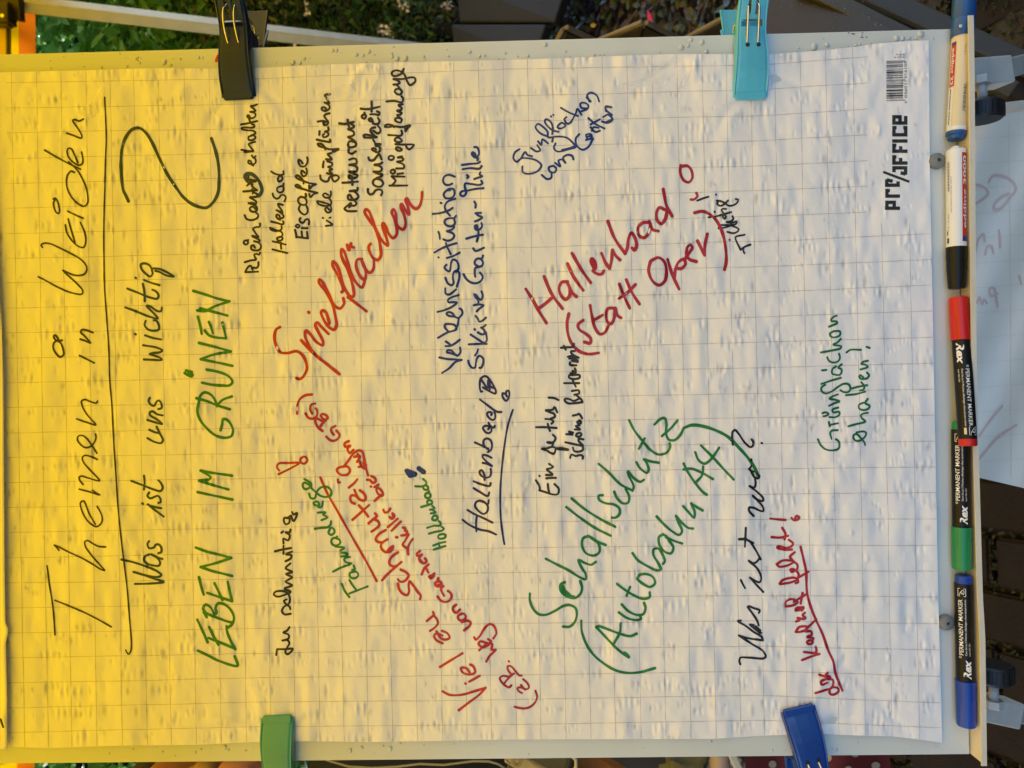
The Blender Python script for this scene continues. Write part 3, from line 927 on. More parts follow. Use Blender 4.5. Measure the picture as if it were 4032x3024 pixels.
def crease(px0, py0, px1, py1, wd_, a):
    (ua_, va_), (ub_, vb_) = toboard(np.array(float(px0)), np.array(float(py0))), toboard(np.array(float(px1)), np.array(float(py1)))
    n = 60
    for k in range(n):
        t = k / (n - 1); b = math.sin(t * math.pi) * .006
        dimple(ua_ + (ub_ - ua_) * t + b, va_ + (vb_ - va_) * t + b * .5, wd_, wd_, a * (1 - t) ** .7 * .16)
for q in ((905, 395, 760, 640), (960, 400, 1010, 700), (1000, 330, 1240, 560), (860, 330, 640, 420), (2905, 400, 2790, 620), (2990, 400, 3060, 690), (3030, 300, 3260, 420), (2880, 300, 2600, 420),
          (1040, 2810, 960, 2580), (1140, 2810, 1220, 2540), (1160, 2860, 1400, 2800), (3080, 2790, 2960, 2560), (3200, 2770, 3330, 2560), (3230, 2860, 3420, 2840), (1000, 2870, 780, 2830), (2700, 240, 2500, 370), (2730, 250, 2760, 420), (1450, 260, 1370, 420), (3560, 2880, 3300, 2600), (3600, 200, 3380, 520)):
    crease(*q, .0045, rng.choice([-1, 1]) * rng.uniform(.0010, .0020))
# calm the relief where the sheet is pressed flat
def height(u, v):
    x = np.clip((u - U0) / RES, 0, NU - 1.01); y = np.clip((v - V0) / RES, 0, NV - 1.01)
    i = x.astype(int); j = y.astype(int); fx = x - i; fy = y - j
    h = (H[i, j] * (1 - fx) + H[i + 1, j] * fx) * (1 - fy) + (H[i, j + 1] * (1 - fx) + H[i + 1, j + 1] * fx) * fy
    return .0032 + h
def onpaper(px, py, off=0.):
    px = np.asarray(px, float); py = np.asarray(py, float)
    u, v = toboard(px, py, .0032)
    for _ in range(2):
        h = height(u, v); u, v = toboard(px, py, h)
    return W(u, v, height(u, v) + off), u, v

# ------------------------------------------------------------ the flip chart: board, tray, bumpers, legs
chart = empty('flipchart_easel', W(.35, 0, -.02), 'light grey enamel flip chart board on steel legs with marker tray', 'flip chart')
board = bbox_board('board', 0, BW, 0, BH, -.014, 0, M['enamel'], chart, .0012)
def trayedge(py):   # px of the tray's front edge along the picture
    return np.interp(py, [60, 112, 326, 825, 1500, 1873, 2320, 2483, 2700, 3013], [3827, 3828, 3832, 3835, 3841, 3851, 3864, 3874, 3877, 3881])
us = np.linspace(0.0005, BW - .0005, 60)
vs = []; fs = []
for u in us:
    # board bottom point at u -> picture row
    q = W(u, 0., 0.) - CAM; py = CY - FPX * (q @ AU) / (q @ AF); px = CX + FPX * (q @ AR) / (q @ AF)
    tgt = trayedge(py); n = .026; v = -.0015
    for _ in range(12):
        q2 = W(u, v, n) - CAM; x2 = CX + FPX * (q2 @ AR) / (q2 @ AF); n += (tgt - x2) / FPX * .76 * 1.6 / 2.4
    n = float(np.clip(n, .018, .034))
    ring = [(-.0008, 0.), (-.0008, n), (.0028, n), (.0028, n + .0012), (-.0022, n + .0012), (-.0022, -.012), (-.0008, -.012)]
    vs += [W(u, a, b) for a, b in ring]
k = len(ring)
for i in range(len(us) - 1):
    for j in range(k): fs.append((i * k + j, i * k + (j + 1) % k, (i + 1) * k + (j + 1) % k, (i + 1) * k + j))
fs += [tuple(range(k)), tuple((len(us) - 1) * k + j for j in range(k))]
tr = link('tray', mesh(vs, fs), M['tray'], chart)
bm = bmesh.new(); bm.from_mesh(tr.data); bmesh.ops.recalc_face_normals(bm, faces=bm.faces); bm.to_mesh(tr.data); bm.free()
for (px, py) in ((3693, 632), (3729, 2453)):
    u, v = toboard(np.array(px), np.array(py), .004)
    b = lathe('rubber_bumper', W(u, v, .0003), EN, [(0, .0078), (.002, .0078), (.0046, .0070), (.0062, .0045), (.0066, .0018), (.0040, .0014), (.0038, .0002)], M['rubber'], chart, 28)
    lathe('screw', W(u, v, .0041), EN, [(0, .0012), (.0006, .0010), (.0007, .0001)], M['dark'], b, 12)
# lower frame behind and the two telescopic legs with their clamp knobs
bbox_board('lower_rail', .03, BW - .03, -.004, .022, -.040, -.0142, M['steel_grey'], chart, .002)
def leg(pa, pb, pc, wa, wb, knob, flip):
    d0 = .80
    a, b_, c = P(*pa, d0), P(*pb, d0 + .02), P(*pc, d0 + .30)
    a0 = a + (a - b_) * 1.2
    l = boxpts(a0, b_, EU, -AF, wa, .026, 'leg', M['steel_grey'], chart, .002)
    boxpts(b_ - (b_ - a) * .4, c, EU, -AF, wb, .020, 'leg_extension', M['steel_grey'], l, .0015)
    k = knob
    kc = P(*k['c'], d0 - .02); ax = EU * k['s']
    kb = lathe('knob', kc, ax, [(0, .0165), (.003, .019), (.017, .019), (.019, .017), (.0191, .001)], M['dark'], chart, 28)
    for q in range(20):
        t = 2 * math.pi * q / 20; r = (EV * math.cos(t) + EN * math.sin(t)) * .0188
        p = kc + r
        boxpts(p + ax * .004, p + ax * .017, r, ax, .0022, .0030, 'grip_ridge', M['dark'], kb)
    tube('bolt', [kc - ax * .02, kc - ax * .012, kc], .0048, M['steel_grey'], kb, 10)
    lathe('nut', kc - ax * .026, ax, [(0, .009), (.008, .009), (.0081, .001)], M['steel_grey'], kb, 6)
leg((3790, 300), (3948, 286), (4250, 196), .0285, .0215, dict(c=(3868, 402), s=-1), 0)
leg((3790, 2762), (3985, 2806), (4300, 2862), .0270, .0205, dict(c=(3912, 2686), s=1), 1)
for sx in (-1, 1):                                          # rear stay, hidden behind the board
    boxpts(W(.35 + sx * .22, .95, -.03), ground(np.array(1900.), np.array(1512 - sx * 330.)), EU, EN, .022, .022, 'rear_leg', M['steel_grey'], chart, .002)

# ------------------------------------------------------------ the paper sheet
top_x = [18, 240, 617, 823, 1000, 1302, 1590, 1980, 2228, 2370, 2665, 2890, 3020, 3150, 3250, 3360, 3450, 3550, 3657]
top_y = [285, 279, 268, 270, 268, 253, 245, 236, 228, 222, 212, 213, 214, 205, 197, 185, 172, 163, 158]
bot_x = [23, 187, 466, 770, 1000, 1163, 1466, 2000, 2326, 2621, 2816, 3000, 3233, 3303, 3406, 3513, 3620, 3710]
bot_y = [2940, 2946, 2936, 2933, 2922, 2918, 2922, 2912, 2911, 2910, 2909, 2897, 2890, 2893, 2897, 2899, 2912, 2924]
def rightx(py): return np.interp(py, [158, 650, 1000, 1500, 2250, 2924], [3657, 3661, 3668, 3678, 3692, 3710])
nc, nt_ = 860, 660
c = np.linspace(0, 1, nc)[:, None]; t = np.linspace(0, 1, nt_)[None, :]
XT = 18 + c * (3657 - 18); XB = 23 + c * (3710 - 23)
YT = np.interp(XT, top_x, top_y); YB = np.interp(XB, bot_x, bot_y)
PY = YT * (1 - t) + YB * t
PX = XT * (1 - t) + XB * t + (rightx(PY) - (3657 * (1 - t) + 3710 * t)) * c ** 8
LEFT = np.interp(PY, [300, 1500, 2250, 2460, 2480, 2530, 2750, 2940], [-40, 10, 14, 18, 30, 20, 25, 24])
PX = PX + (LEFT - 18) * (1 - c) ** 60
def grid_obj(name, pts, m, parent=None):
    a, b = pts.shape[:2]
    me = bpy.data.meshes.new(name); n = a * b
    me.vertices.add(n); me.vertices.foreach_set('co', pts.reshape(-1).astype(np.float32))
    i, j = np.meshgrid(np.arange(a - 1), np.arange(b - 1), indexing='ij'); q = (i * b + j).ravel()
    f = np.stack([q, q + b, q + b + 1, q + 1], 1).ravel().astype(np.int32); nf = len(q)
    me.loops.add(nf * 4); me.loops.foreach_set('vertex_index', f)
    me.polygons.add(nf); me.polygons.foreach_set('loop_start', np.arange(nf, dtype=np.int32) * 4)
    me.polygons.foreach_set('loop_total', np.full(nf, 4, np.int32)); me.polygons.foreach_set('use_smooth', [True] * nf)
    me.update(calc_edges=True); return link(name, me, m, parent)
def paper_mat():
    m = mat('paper', (.80, .80, .80), .75, spec=.25); t_ = m.node_tree; b = t_.nodes['Principled BSDF']
    at = t_.nodes.new('ShaderNodeAttribute'); at.attribute_name = 'pucker_shade'
    mx = t_.nodes.new('ShaderNodeMix'); mx.data_type = 'RGBA'; mx.inputs['A'].default_value = (.80, .80, .80, 1); mx.inputs['B'].default_value = (.22, .23, .32, 1)  # grey blue mixed into the paper colour as shade of the puckers
    t_.links.new(at.outputs['Fac'], mx.inputs['Factor']); t_.links.new(mx.outputs['Result'], b.inputs['Base Color'])
    tc = t_.nodes.new('ShaderNodeTexCoord'); n = t_.nodes.new('ShaderNodeTexNoise'); n.inputs['Scale'].default_value = 130; n.inputs['Detail'].default_value = 6
    n.inputs['Roughness'].default_value = .6
    t_.links.new(tc.outputs['Object'], n.inputs['Vector']); bp = t_.nodes.new('ShaderNodeBump'); bp.inputs['Strength'].default_value = .35; bp.inputs['Distance'].default_value = .0012
    t_.links.new(n.outputs['Fac'], bp.inputs['Height']); t_.links.new(bp.outputs['Normal'], b.inputs['Normal'])
    return m
M['paper'] = paper_mat()
pad = empty('flipchart_sheet', W(.35, 1.0, .003), 'large creased squared flip chart sheet covered in coloured handwriting, clipped to the board', 'paper sheet')
pp, pu, pv = onpaper(PX, PY)
sheet = grid_obj('sheet', pp, M['paper'], pad)
SHADE_MAP = np.zeros((NU, NV))
def shade_spot(u, v, su, sv, a):
    i0, i1 = max(int((u - 3 * su - U0) / RES), 0), min(int((u + 3 * su - U0) / RES) + 2, NU)
    j0, j1 = max(int((v - 3 * sv - V0) / RES), 0), min(int((v + 3 * sv - V0) / RES) + 2, NV)
    if i0 >= i1 or j0 >= j1: return
    x = (U0 + np.arange(i0, i1) * RES - u) / su; y = (V0 + np.arange(j0, j1) * RES - v) / sv
    SHADE_MAP[i0:i1, j0:j1] = np.maximum(SHADE_MAP[i0:i1, j0:j1], a * np.exp(-x[:, None] ** 2) * np.exp(-y[None, :] ** 2))
for s in PUCKER_SHADE: shade_spot(s[0] + rng.normal(0, .001), s[1], s[2] * .95, s[3] * 1.1, s[4] * .60)
xi = np.clip(((pu - U0) / RES).astype(int), 0, NU - 1); yi = np.clip(((pv - V0) / RES).astype(int), 0, NV - 1)
col = sheet.data.attributes.new('pucker_shade', 'FLOAT', 'POINT'); col.data.foreach_set('value', SHADE_MAP[xi, yi].ravel().astype(np.float32))
# the next sheet up, whose lower edge shows at the far left
qy = np.linspace(260, 2950, 160)[None, :]; qx0 = np.interp(qy, [260, 1300, 1500, 2250, 2455, 2480, 2530, 2750, 2960], [-60, 6, 12, 17, 20, 33, 22, 27, 27])
cc = np.linspace(0, 1, 14)[:, None]; QX = qx0 - cc * 160; QY = np.broadcast_to(qy, QX.shape)
uq, vq = toboard(QX, QY, .006); lift = .0065 + .0035 * np.clip(1 - cc * 3, 0, 1) + height(uq, vq) - .0032
uq, vq = toboard(QX, QY, lift)
flap = grid_obj('folded_top_sheet', W(uq, vq, lift), M['paper'], pad)
md = flap.modifiers.new('s', 'SOLIDIFY'); md.thickness = .0004

# ------------------------------------------------------------ strokes on the paper
FR = dict(E1=(900, 230, .28329), E2=(900, 650, .27132), E3=(1250, 380, .31348), E4=(1400, 1600, .36171), E5=(1200, 1500, .36179), E6=(1400, 2050, .2713),
          E7=(2850, 1650, .36166), E8=(2850, 2100, .39185), E9=(3200, 1230, .34356), E10=(1700, 560, .27711), E11=(1700, 980, .31328), E12=(1780, 1440, .15674),
          E13=(2080, 1330, .37383), E14=(1900, 2350, .30151), E15=(1030, 1950, .42214), E16=(2660, 700, .205), E17=(3400, 180, .42194), E18=(1230, 750, .45192),
          F8=(3700, 0, .6026), PX=(0, 0, 1))
for i in range(3):
    for j in range(3): FR['T%d%d' % (i, j)] = (i * 1000, j * 750, .45208)
    FR['T%d3' % i] = (i * 1000, 2250, .46664)
for j in range(4): FR['T3%d' % j] = (3000, 750 * j, .46655)
def parse(line):
    out = []; f = None
    for tok in line.split():
        if tok in FR or tok.lstrip('@') in FR: f = FR[tok.lstrip('@')]; continue
        a, b = tok.split(','); out.append((f[0] + float(a) * f[2], f[1] + float(b) * f[2]))
    return np.array(out)
def smooth(pts, step=2.6):
    if len(pts) < 3:
        n = max(2, int(np.linalg.norm(pts[-1] - pts[0]) / step)); t = np.linspace(0, 1, n)[:, None]; return pts[0] * (1 - t) + pts[-1] * t
    p = np.vstack([2 * pts[0] - pts[1], pts, 2 * pts[-1] - pts[-2]]); out = []
    for i in range(1, len(p) - 2):
        p0, p1, p2, p3 = p[i - 1], p[i], p[i + 1], p[i + 2]
        t0 = 0; t1 = t0 + max(np.linalg.norm(p1 - p0), .01) ** .5; t2 = t1 + max(np.linalg.norm(p2 - p1), .01) ** .5; t3 = t2 + max(np.linalg.norm(p3 - p2), .01) ** .5
        n = max(2, int(np.linalg.norm(p2 - p1) / step))
        for t in np.linspace(t1, t2, n, endpoint=False):
            a1 = (t1 - t) / (t1 - t0) * p0 + (t - t0) / (t1 - t0) * p1; a2 = (t2 - t) / (t2 - t1) * p1 + (t - t1) / (t2 - t1) * p2
            a3 = (t3 - t) / (t3 - t2) * p2 + (t - t2) / (t3 - t2) * p3
            b1 = (t2 - t) / (t2 - t0) * a1 + (t - t0) / (t2 - t0) * a2; b2 = (t3 - t) / (t3 - t1) * a2 + (t - t1) / (t3 - t1) * a3
            out.append((t2 - t) / (t2 - t1) * b1 + (t - t1) / (t2 - t1) * b2)
    out.append(pts[-1]); return np.array(out)
def ribbon(pts, wd, lev, acc, cornered=False, vary=.10, caps=True):
    q = smooth(pts) if not cornered else np.vstack([smooth(pts[i:i + 2]) for i in range(len(pts) - 1)])
    keep = np.r_[True, np.linalg.norm(np.diff(q, axis=0), axis=1) > .05]; q = q[keep]
    if len(q) < 2: q = np.array([q[0], q[0] + .5])
    d = np.gradient(q, axis=0); d /= np.linalg.norm(d, axis=1)[:, None] + 1e-9; nn = np.stack([-d[:, 1], d[:, 0]], 1)
    ph = random.random() * 9; L = np.r_[0, np.cumsum(np.linalg.norm(np.diff(q, axis=0), axis=1))]
    ww = wd / 2 * (1 + vary * np.sin(L / 23 + ph) + vary * .6 * np.sin(L / 9 + ph * 2))
    V_, F_, Z_ = acc; b = len(V_)
    for i in range(len(q)):
        z = lev + i * 1.5e-7
        V_.append(q[i] + nn[i] * ww[i]); V_.append(q[i] - nn[i] * ww[i]); Z_ += [z, z]
        if i: F_.append((b + 2 * i - 2, b + 2 * i - 1, b + 2 * i + 1, b + 2 * i))
    if caps:
        for (cpt, r0, zz) in ((q[0], ww[0], lev + 4e-6), (q[-1], ww[-1], lev + 7e-6)):
            b = len(V_); V_.append(cpt); Z_.append(zz)
            for k in range(12):
                t = 2 * math.pi * k / 12; V_.append(cpt + np.array([math.cos(t), math.sin(t)]) * r0); Z_.append(zz)
            for k in range(12): F_.append((b, b + 1 + k, b + 1 + (k + 1) % 12))
        for idx in range(1, len(pts) - 1):     # discs at sharp turns
            a = pts[idx] - pts[idx - 1]; c_ = pts[idx + 1] - pts[idx]
            if a @ c_ < .35 * np.linalg.norm(a) * np.linalg.norm(c_):
                b = len(V_); zz = lev + 9e-6 + idx * 1e-7; V_.append(pts[idx]); Z_.append(zz)
                for k in range(12):
                    t = 2 * math.pi * k / 12; V_.append(pts[idx] + np.array([math.cos(t), math.sin(t)]) * wd / 2 * .97); Z_.append(zz)
                for k in range(12): F_.append((b, b + 1 + k, b + 1 + (k + 1) % 12))
def square(pts, wd, lev, acc):
    V_, F_, Z_ = acc
    for i in range(len(pts) - 1):
        a, b = pts[i], pts[i + 1]; d = (b - a) / (np.linalg.norm(b - a) + 1e-9); n_ = np.array([-d[1], d[0]]) * wd / 2
        a2 = a - d * wd / 2 * (i > 0); b2 = b + d * wd / 2 * (i < len(pts) - 2)
        k = max(2, int(np.linalg.norm(b2 - a2) / 8)); z = lev + i * 1.2e-6
        for j in range(k + 1):
            q = a2 + (b2 - a2) * j / k; V_.append(q + n_); V_.append(q - n_); Z_ += [z, z]
            if j: m0 = len(V_) - 4; F_.append((m0, m0 + 1, m0 + 3, m0 + 2))
def flush(name, acc, m, parent, surf=onpaper, base=.00012, label=None):
    V_, F_, Z_ = acc
    a = np.array(V_); w3, _, _ = surf(a[:, 0], a[:, 1], base + np.array(Z_))
    fl = []
    for f in F_:        # face the camera side
        p = a[list(f)]; ar = sum(p[i][0] * p[(i + 1) % len(f)][1] - p[(i + 1) % len(f)][0] * p[i][1] for i in range(len(f)))
        fl.append(f if ar < 0 else tuple(reversed(f)))
    o = link(name, mesh(w3, fl), m, parent)
    if label: o['label'] = label
    return o
# printed grid
HX = [50, 1000, 2000, 3000, 3600]
G0 = [325, 425, 524, 625, 722, 820, 919.5, 1017, 1114, 1213, 1310.6, 1410, 1508, 1605, 1705, 1802, 1900.5, 1998.6, 2096.7, 2196, 2295, 2394, 2492, 2590, 2689, 2787.6, 2885]
G1 = [312, 409, 504, 601, 698.5, 796.6, 895.6, 995.5, 1094.5, 1193, 1290, 1389.7, 1487.8, 1583.6, 1684, 1783, 1882, 1981.5, 2078.7, 2178, 2279, 2378, 2476, 2572, 2670, 2766.6, 2862.7]
G2 = [273.5, 376, 477, 578.7, 678, 779, 879, 974.7, 1075.5, 1175, 1273.5, 1371.6, 1468, 1565.5, 1661, 1758, 1858.5, 1957.5, 2057, 2155.5, 2253.7, 2353.6, 2454, 2554, 2656, 2755, 2854]
G3 = [255.7, 355.5, 455, 554, 652, 750, 850, 950.6, 1051, 1149, 1249, 1347, 1447.5, 1546.7, 1646, 1746, 1847, 1947, 2046, 2146, 2247, 2345.6, 2443.6, 2543, 2641, 2738.5, 2838]
G4 = [None] * 7 + [923.5, 1025, 1124.6, 1227, 1330, 1432.5, 1534, 1636, 1738, 1839.6, 1940, 2043.5, 2147, 2249, 2350, 2454, 2557, 2660.6, 2764, 2862]
GE = [224, 326.6, 429, 531, 632.6, 733.4, 835]
LT = [45, 144, 240, 338, 434, 526, 622, 725, 823, 920, 1017, 1112, 1207, 1302, 1400, 1496, 1592, 1690, 1787.5, 1885, 1982, 2078, 2175, 2273, 2372, 2469, 2568, 2667, 2765, 2861, 2956, 3050, 3152, 3252, 3359, 3471, 3582]
LB = [96, 190, 282, 381, 481, 580, 674, 772, 871, 970, 1067, 1163, 1259, 1355, 1450, 1546, 1644, 1742, 1838, 1935, 2033, 2129, 2228, 2326, 2424, 2523, 2621, 2720, 2819, 2916, 3009, 3100, 3202, 3302, 3406, 3512, 3620]
def wob(n, amp=2.4):
    a = np.cumsum(rng.normal(0, 1, n)); a -= np.linspace(a[0], a[-1], n); return amp * a / (np.abs(a).max() + 1e-6)
acc = ([], [], [])
for i in range(27):
    xs = [26] + HX[1:4] + ([3600] if i >= 7 else [3415]); ys = [G0[i], G1[i], G2[i], G3[i]] + ([G4[i]] if i >= 7 else [GE[i]])
    if i >= 7: xs.append(float(rightx(G4[i])) - 2); ys.append(G4[i] + (G4[i] - G3[i]) * .12)
    n = 70; x = np.linspace(xs[0], xs[-1], n); y = np.interp(x, xs, ys) + wob(n); ribbon(np.stack([x, y], 1), 2.0, i * 1e-6, acc, vary=.25, caps=False)
for i in range(37):
    yt = np.interp(LT[i], top_x, top_y) + 1; yb = np.interp(LB[i], bot_x, bot_y) - 2
    if i >= 35: yt = 880
    n = 60; y = np.linspace(yt, yb, n); f = (y - 300) / 2560; x = LT[i] * (1 - f) + LB[i] * f
    if i >= 35: x = LT[i] + (LB[i] - LT[i]) * (y - 900) / 1960
    ribbon(np.stack([x + wob(n, 2.0), y], 1), 2.0, 4e-5 + i * 1e-6, acc, vary=.25, caps=False)
g = flush('printed_grid', acc, M['ink_grid'], pad, base=.00006); g['kind'] = 'stuff'
# wet, translucent patches that dried lighter
def patch_mat():
    m = bpy.data.materials.new('damp_mark'); m.use_nodes = True; t = m.node_tree; b = t.nodes['Principled BSDF']
    b.inputs['Base Color'].default_value = (.93, .93, .95, 1); b.inputs['Roughness'].default_value = .35; b.inputs['Alpha'].default_value = .42
    return m
M['damp'] = patch_mat()
for pl in ([(2432, 335), (2520, 320), (2600, 270), (2665, 212), (2660, 260), (2650, 300), (2590, 325), (2500, 342)], [(2668, 350), (2700, 290), (2722, 265), (2712, 310), (2690, 345)],
           [(1245, 372), (1310, 345), (1375, 328), (1400, 350), (1370, 390), (1290, 395)], [(1380, 425), (1440, 375), (1480, 330), (1495, 290), (1470, 400), (1420, 425)],
           [(305, 440), (360, 405), (410, 340), (400, 420), (350, 470)], [(2500, 222), (2530, 218), (2520, 250), (2505, 255)]):
    p = np.array(pl, float); n = len(p); vs_ = [p.mean(0)]
    q = smooth(np.vstack([p, p[:1]]), 8)[:-1]; c0 = q.mean(0); V_ = [c0]; F_ = []; rings = 6
    for rr in range(1, rings + 1): V_ += list(c0 + (q - c0) * rr / rings)
    m_ = len(q)
    for k in range(m_): F_.append((0, 1 + k, 1 + (k + 1) % m_))
    for rr in range(rings - 1):
        for k in range(m_): a0 = 1 + rr * m_ + k; b0 = 1 + rr * m_ + (k + 1) % m_; F_.append((a0, a0 + m_, b0 + m_, b0))
    flush('damp_mark', (V_, F_, [0.] * len(V_)), M['damp'], pad, base=.00035)
# handwriting
word = None; acc = None; lev = 0
def done():
    if word: flush('handwritten_word', acc, M['ink_' + word[1]], pad, base=.00032, label=word[3])
for line in STROKES.splitlines():
    line = line.strip()
    if not line: continue
    if line[0] == '#':
        done(); tk = line.split(None, 4); word = (tk[1], tk[2], float(tk[3]), tk[4]); acc = ([], [], []); lev = 0; continue
    lev += 1; ribbon(parse(line), word[2] * (.73 if word[0] != 'blue_exclamation_mark' else 1), lev * 5e-6, acc)
done()
# small ink marks on the board edge
acc = ([], [], []); ribbon(np.array([(852, 240), (856, 228), (860, 220)], float), 11, 0, acc)
def onboard(px, py, off=0.):
    u, v = toboard(np.asarray(px, float), np.asarray(py, float), 0.); return W(u, v, off + u * 0), u, v
flush('ink_smear', acc, M['ink_red'], chart, surf=onboard, base=.0004)
acc = ([], [], []); ribbon(np.array([(4, 2832), (10, 2850), (14, 2862)], float), 8, 0, acc); 
def onflap(px, py, off=0.):
    u, v = toboard(np.asarray(px, float), np.asarray(py, float), .0108); return W(u, v, .0112 + u * 0 + off), u, v
flush('handwritten_word', acc, M['ink_black'], pad, surf=onflap, label='tip of a black stroke on the sheet above')
for (a, b, c_, d) in ((3352, 133, 3366, 135), (3390, 148, 3400, 147), (3408, 147, 3415, 146), (3338, 131, 3344, 129), (3394, 131, 3398, 129), (3242, 152, 3244, 154)):
    acc = ([], [], []); ribbon(np.array([(a, b), (c_, d)], float), 3.2, 0, acc, caps=False); flush('enamel_chip', acc, M['dark'], chart, surf=onboard, base=.0003)

# ------------------------------------------------------------ printed logo, barcode and text
acc = ([], [], []); lv = 0
LOGO = ["200,1517 340,1517", "218,1517 218,1462 286,1462 286,1517", "340,1404 218,1404 218,1352 246,1352", "216,1248 216,1302 322,1302 322,1266", "216,1252 272,1266",
        "284,1180 284,1140 392,1140 392,1204", "345,1186 392,1198", "410,1095 283,1095 283,1038 306,1038", "346,1095 346,1046", "410,985 283,985 283,930 306,930", "346,985 346,938",
        "267,890 410,890", "308,765 283,765 283,832 393,832 393,765 370,765", "393,656 393,722 283,722 283,664 340,664 340,722"]
for s in LOGO: lv += 1; square(parse('E17 ' + s), 13.6, lv * 6e-6, acc)
square(parse('E17 182,1178 427,1270'), 9.5, 1e-4, acc)
flush('printed_logo', acc, M['ink_print'], pad, base=.00015)
acc = ([], [], []); x = 0
code = [3, 2, 1, 1, 1, 4, 1, 1, 1, 3, 2, 1, 1, 4, 3, 1, 1, 2, 1, 3, 2, 2, 2, 1, 2, 1, 1, 1, 1, 1, 3, 2, 1, 1, 2, 2, 2, 1, 1, 1, 1, 4, 2, 2, 2, 1, 3, 2, 1, 1, 1, 2, 3, 1, 1, 1, 1]
code = [1, 1, 1] + code + [1, 1, 1]; tot = sum(code); y = 515.; sc = (515 - 140) / tot
for i, c_ in enumerate(code):
    if i % 2 == 0:
        x1 = 388 if (i < 3 or i > len(code) - 4 or 29 <= i <= 32) else 368
        yy = y - c_ * sc / 2; ribbon(parse('E17 213,%f %d,%f' % (yy + 2, x1, yy - 2)), c_ * sc * .42194 * .95, 0, acc, vary=.04, caps=False)
    y -= c_ * sc
flush('barcode', acc, M['ink_print'], pad, base=.00015)
_tc = {}
def text_mesh(s, bold=0.):
    cu = bpy.data.curves.new('t', 'FONT'); cu.body = s; cu.size = 1; cu.offset = bold; cu.resolution_u = 3
    o = bpy.data.objects.new('t', cu); C.objects.link(o); bpy.context.view_layer.update()
    me = bpy.data.meshes.new_from_object(o.evaluated_get(bpy.context.evaluated_depsgraph_get()))
    v = np.zeros(len(me.vertices) * 3); me.vertices.foreach_get('co', v); v = v.reshape(-1, 3)[:, :2].copy()
    f = [tuple(p.vertices) for p in me.polygons]
    bpy.data.objects.remove(o); bpy.data.curves.remove(cu); bpy.data.meshes.remove(me); return v, f
def paper_text(s, y0, y1, xb, hgt, name, m, bold=0.):
    """reads up the picture from row y0 to y1, baseline at column xb"""
    v, f = text_mesh(s, bold); w_ = v[:, 0].max() - v[:, 0].min(); v = v - [v[:, 0].min(), 0]
    a = np.stack([xb - v[:, 1] * hgt / .7, y0 + v[:, 0] / w_ * (y1 - y0)], 1)
    return flush(name, (list(a), f, [0.] * len(a)), m, pad, base=.0002)
k_ = .42194
paper_text('4', 180 + 540 * k_, 180 + 520 * k_, 3400 + 406 * k_, 10.5, 'barcode_number', M['ink_print'])
paper_text('036031', 180 + 487 * k_, 180 + 328 * k_, 3400 + 406 * k_, 10.5, 'barcode_number', M['ink_print'])
paper_text('016105', 180 + 305 * k_, 180 + 147 * k_, 3400 + 404 * k_, 10.5, 'barcode_number', M['ink_print'])
paper_text('100 6016 99', 180 + 115 * k_ , 180 + 97 * k_ - 0, 3400 + 390 * k_, 5, 'printed_line', M['ink_print']) if False else None
for (s, xa, xb_, yb_) in (('P80 81160', 300, 390, 92), ('100 6016 99', 286, 392, 116)):
    v, f = text_mesh(s); w_ = v[:, 0].max(); a = np.stack([3400 + (xb_ - v[:, 0] / w_ * (xb_ - xa)) * k_, 180 + (yb_ - 16 + v[:, 1] * 22) * k_], 1)
    flush('printed_line', (list(a), f, [0.] * len(a)), M['ink_print'], pad, base=.0002)

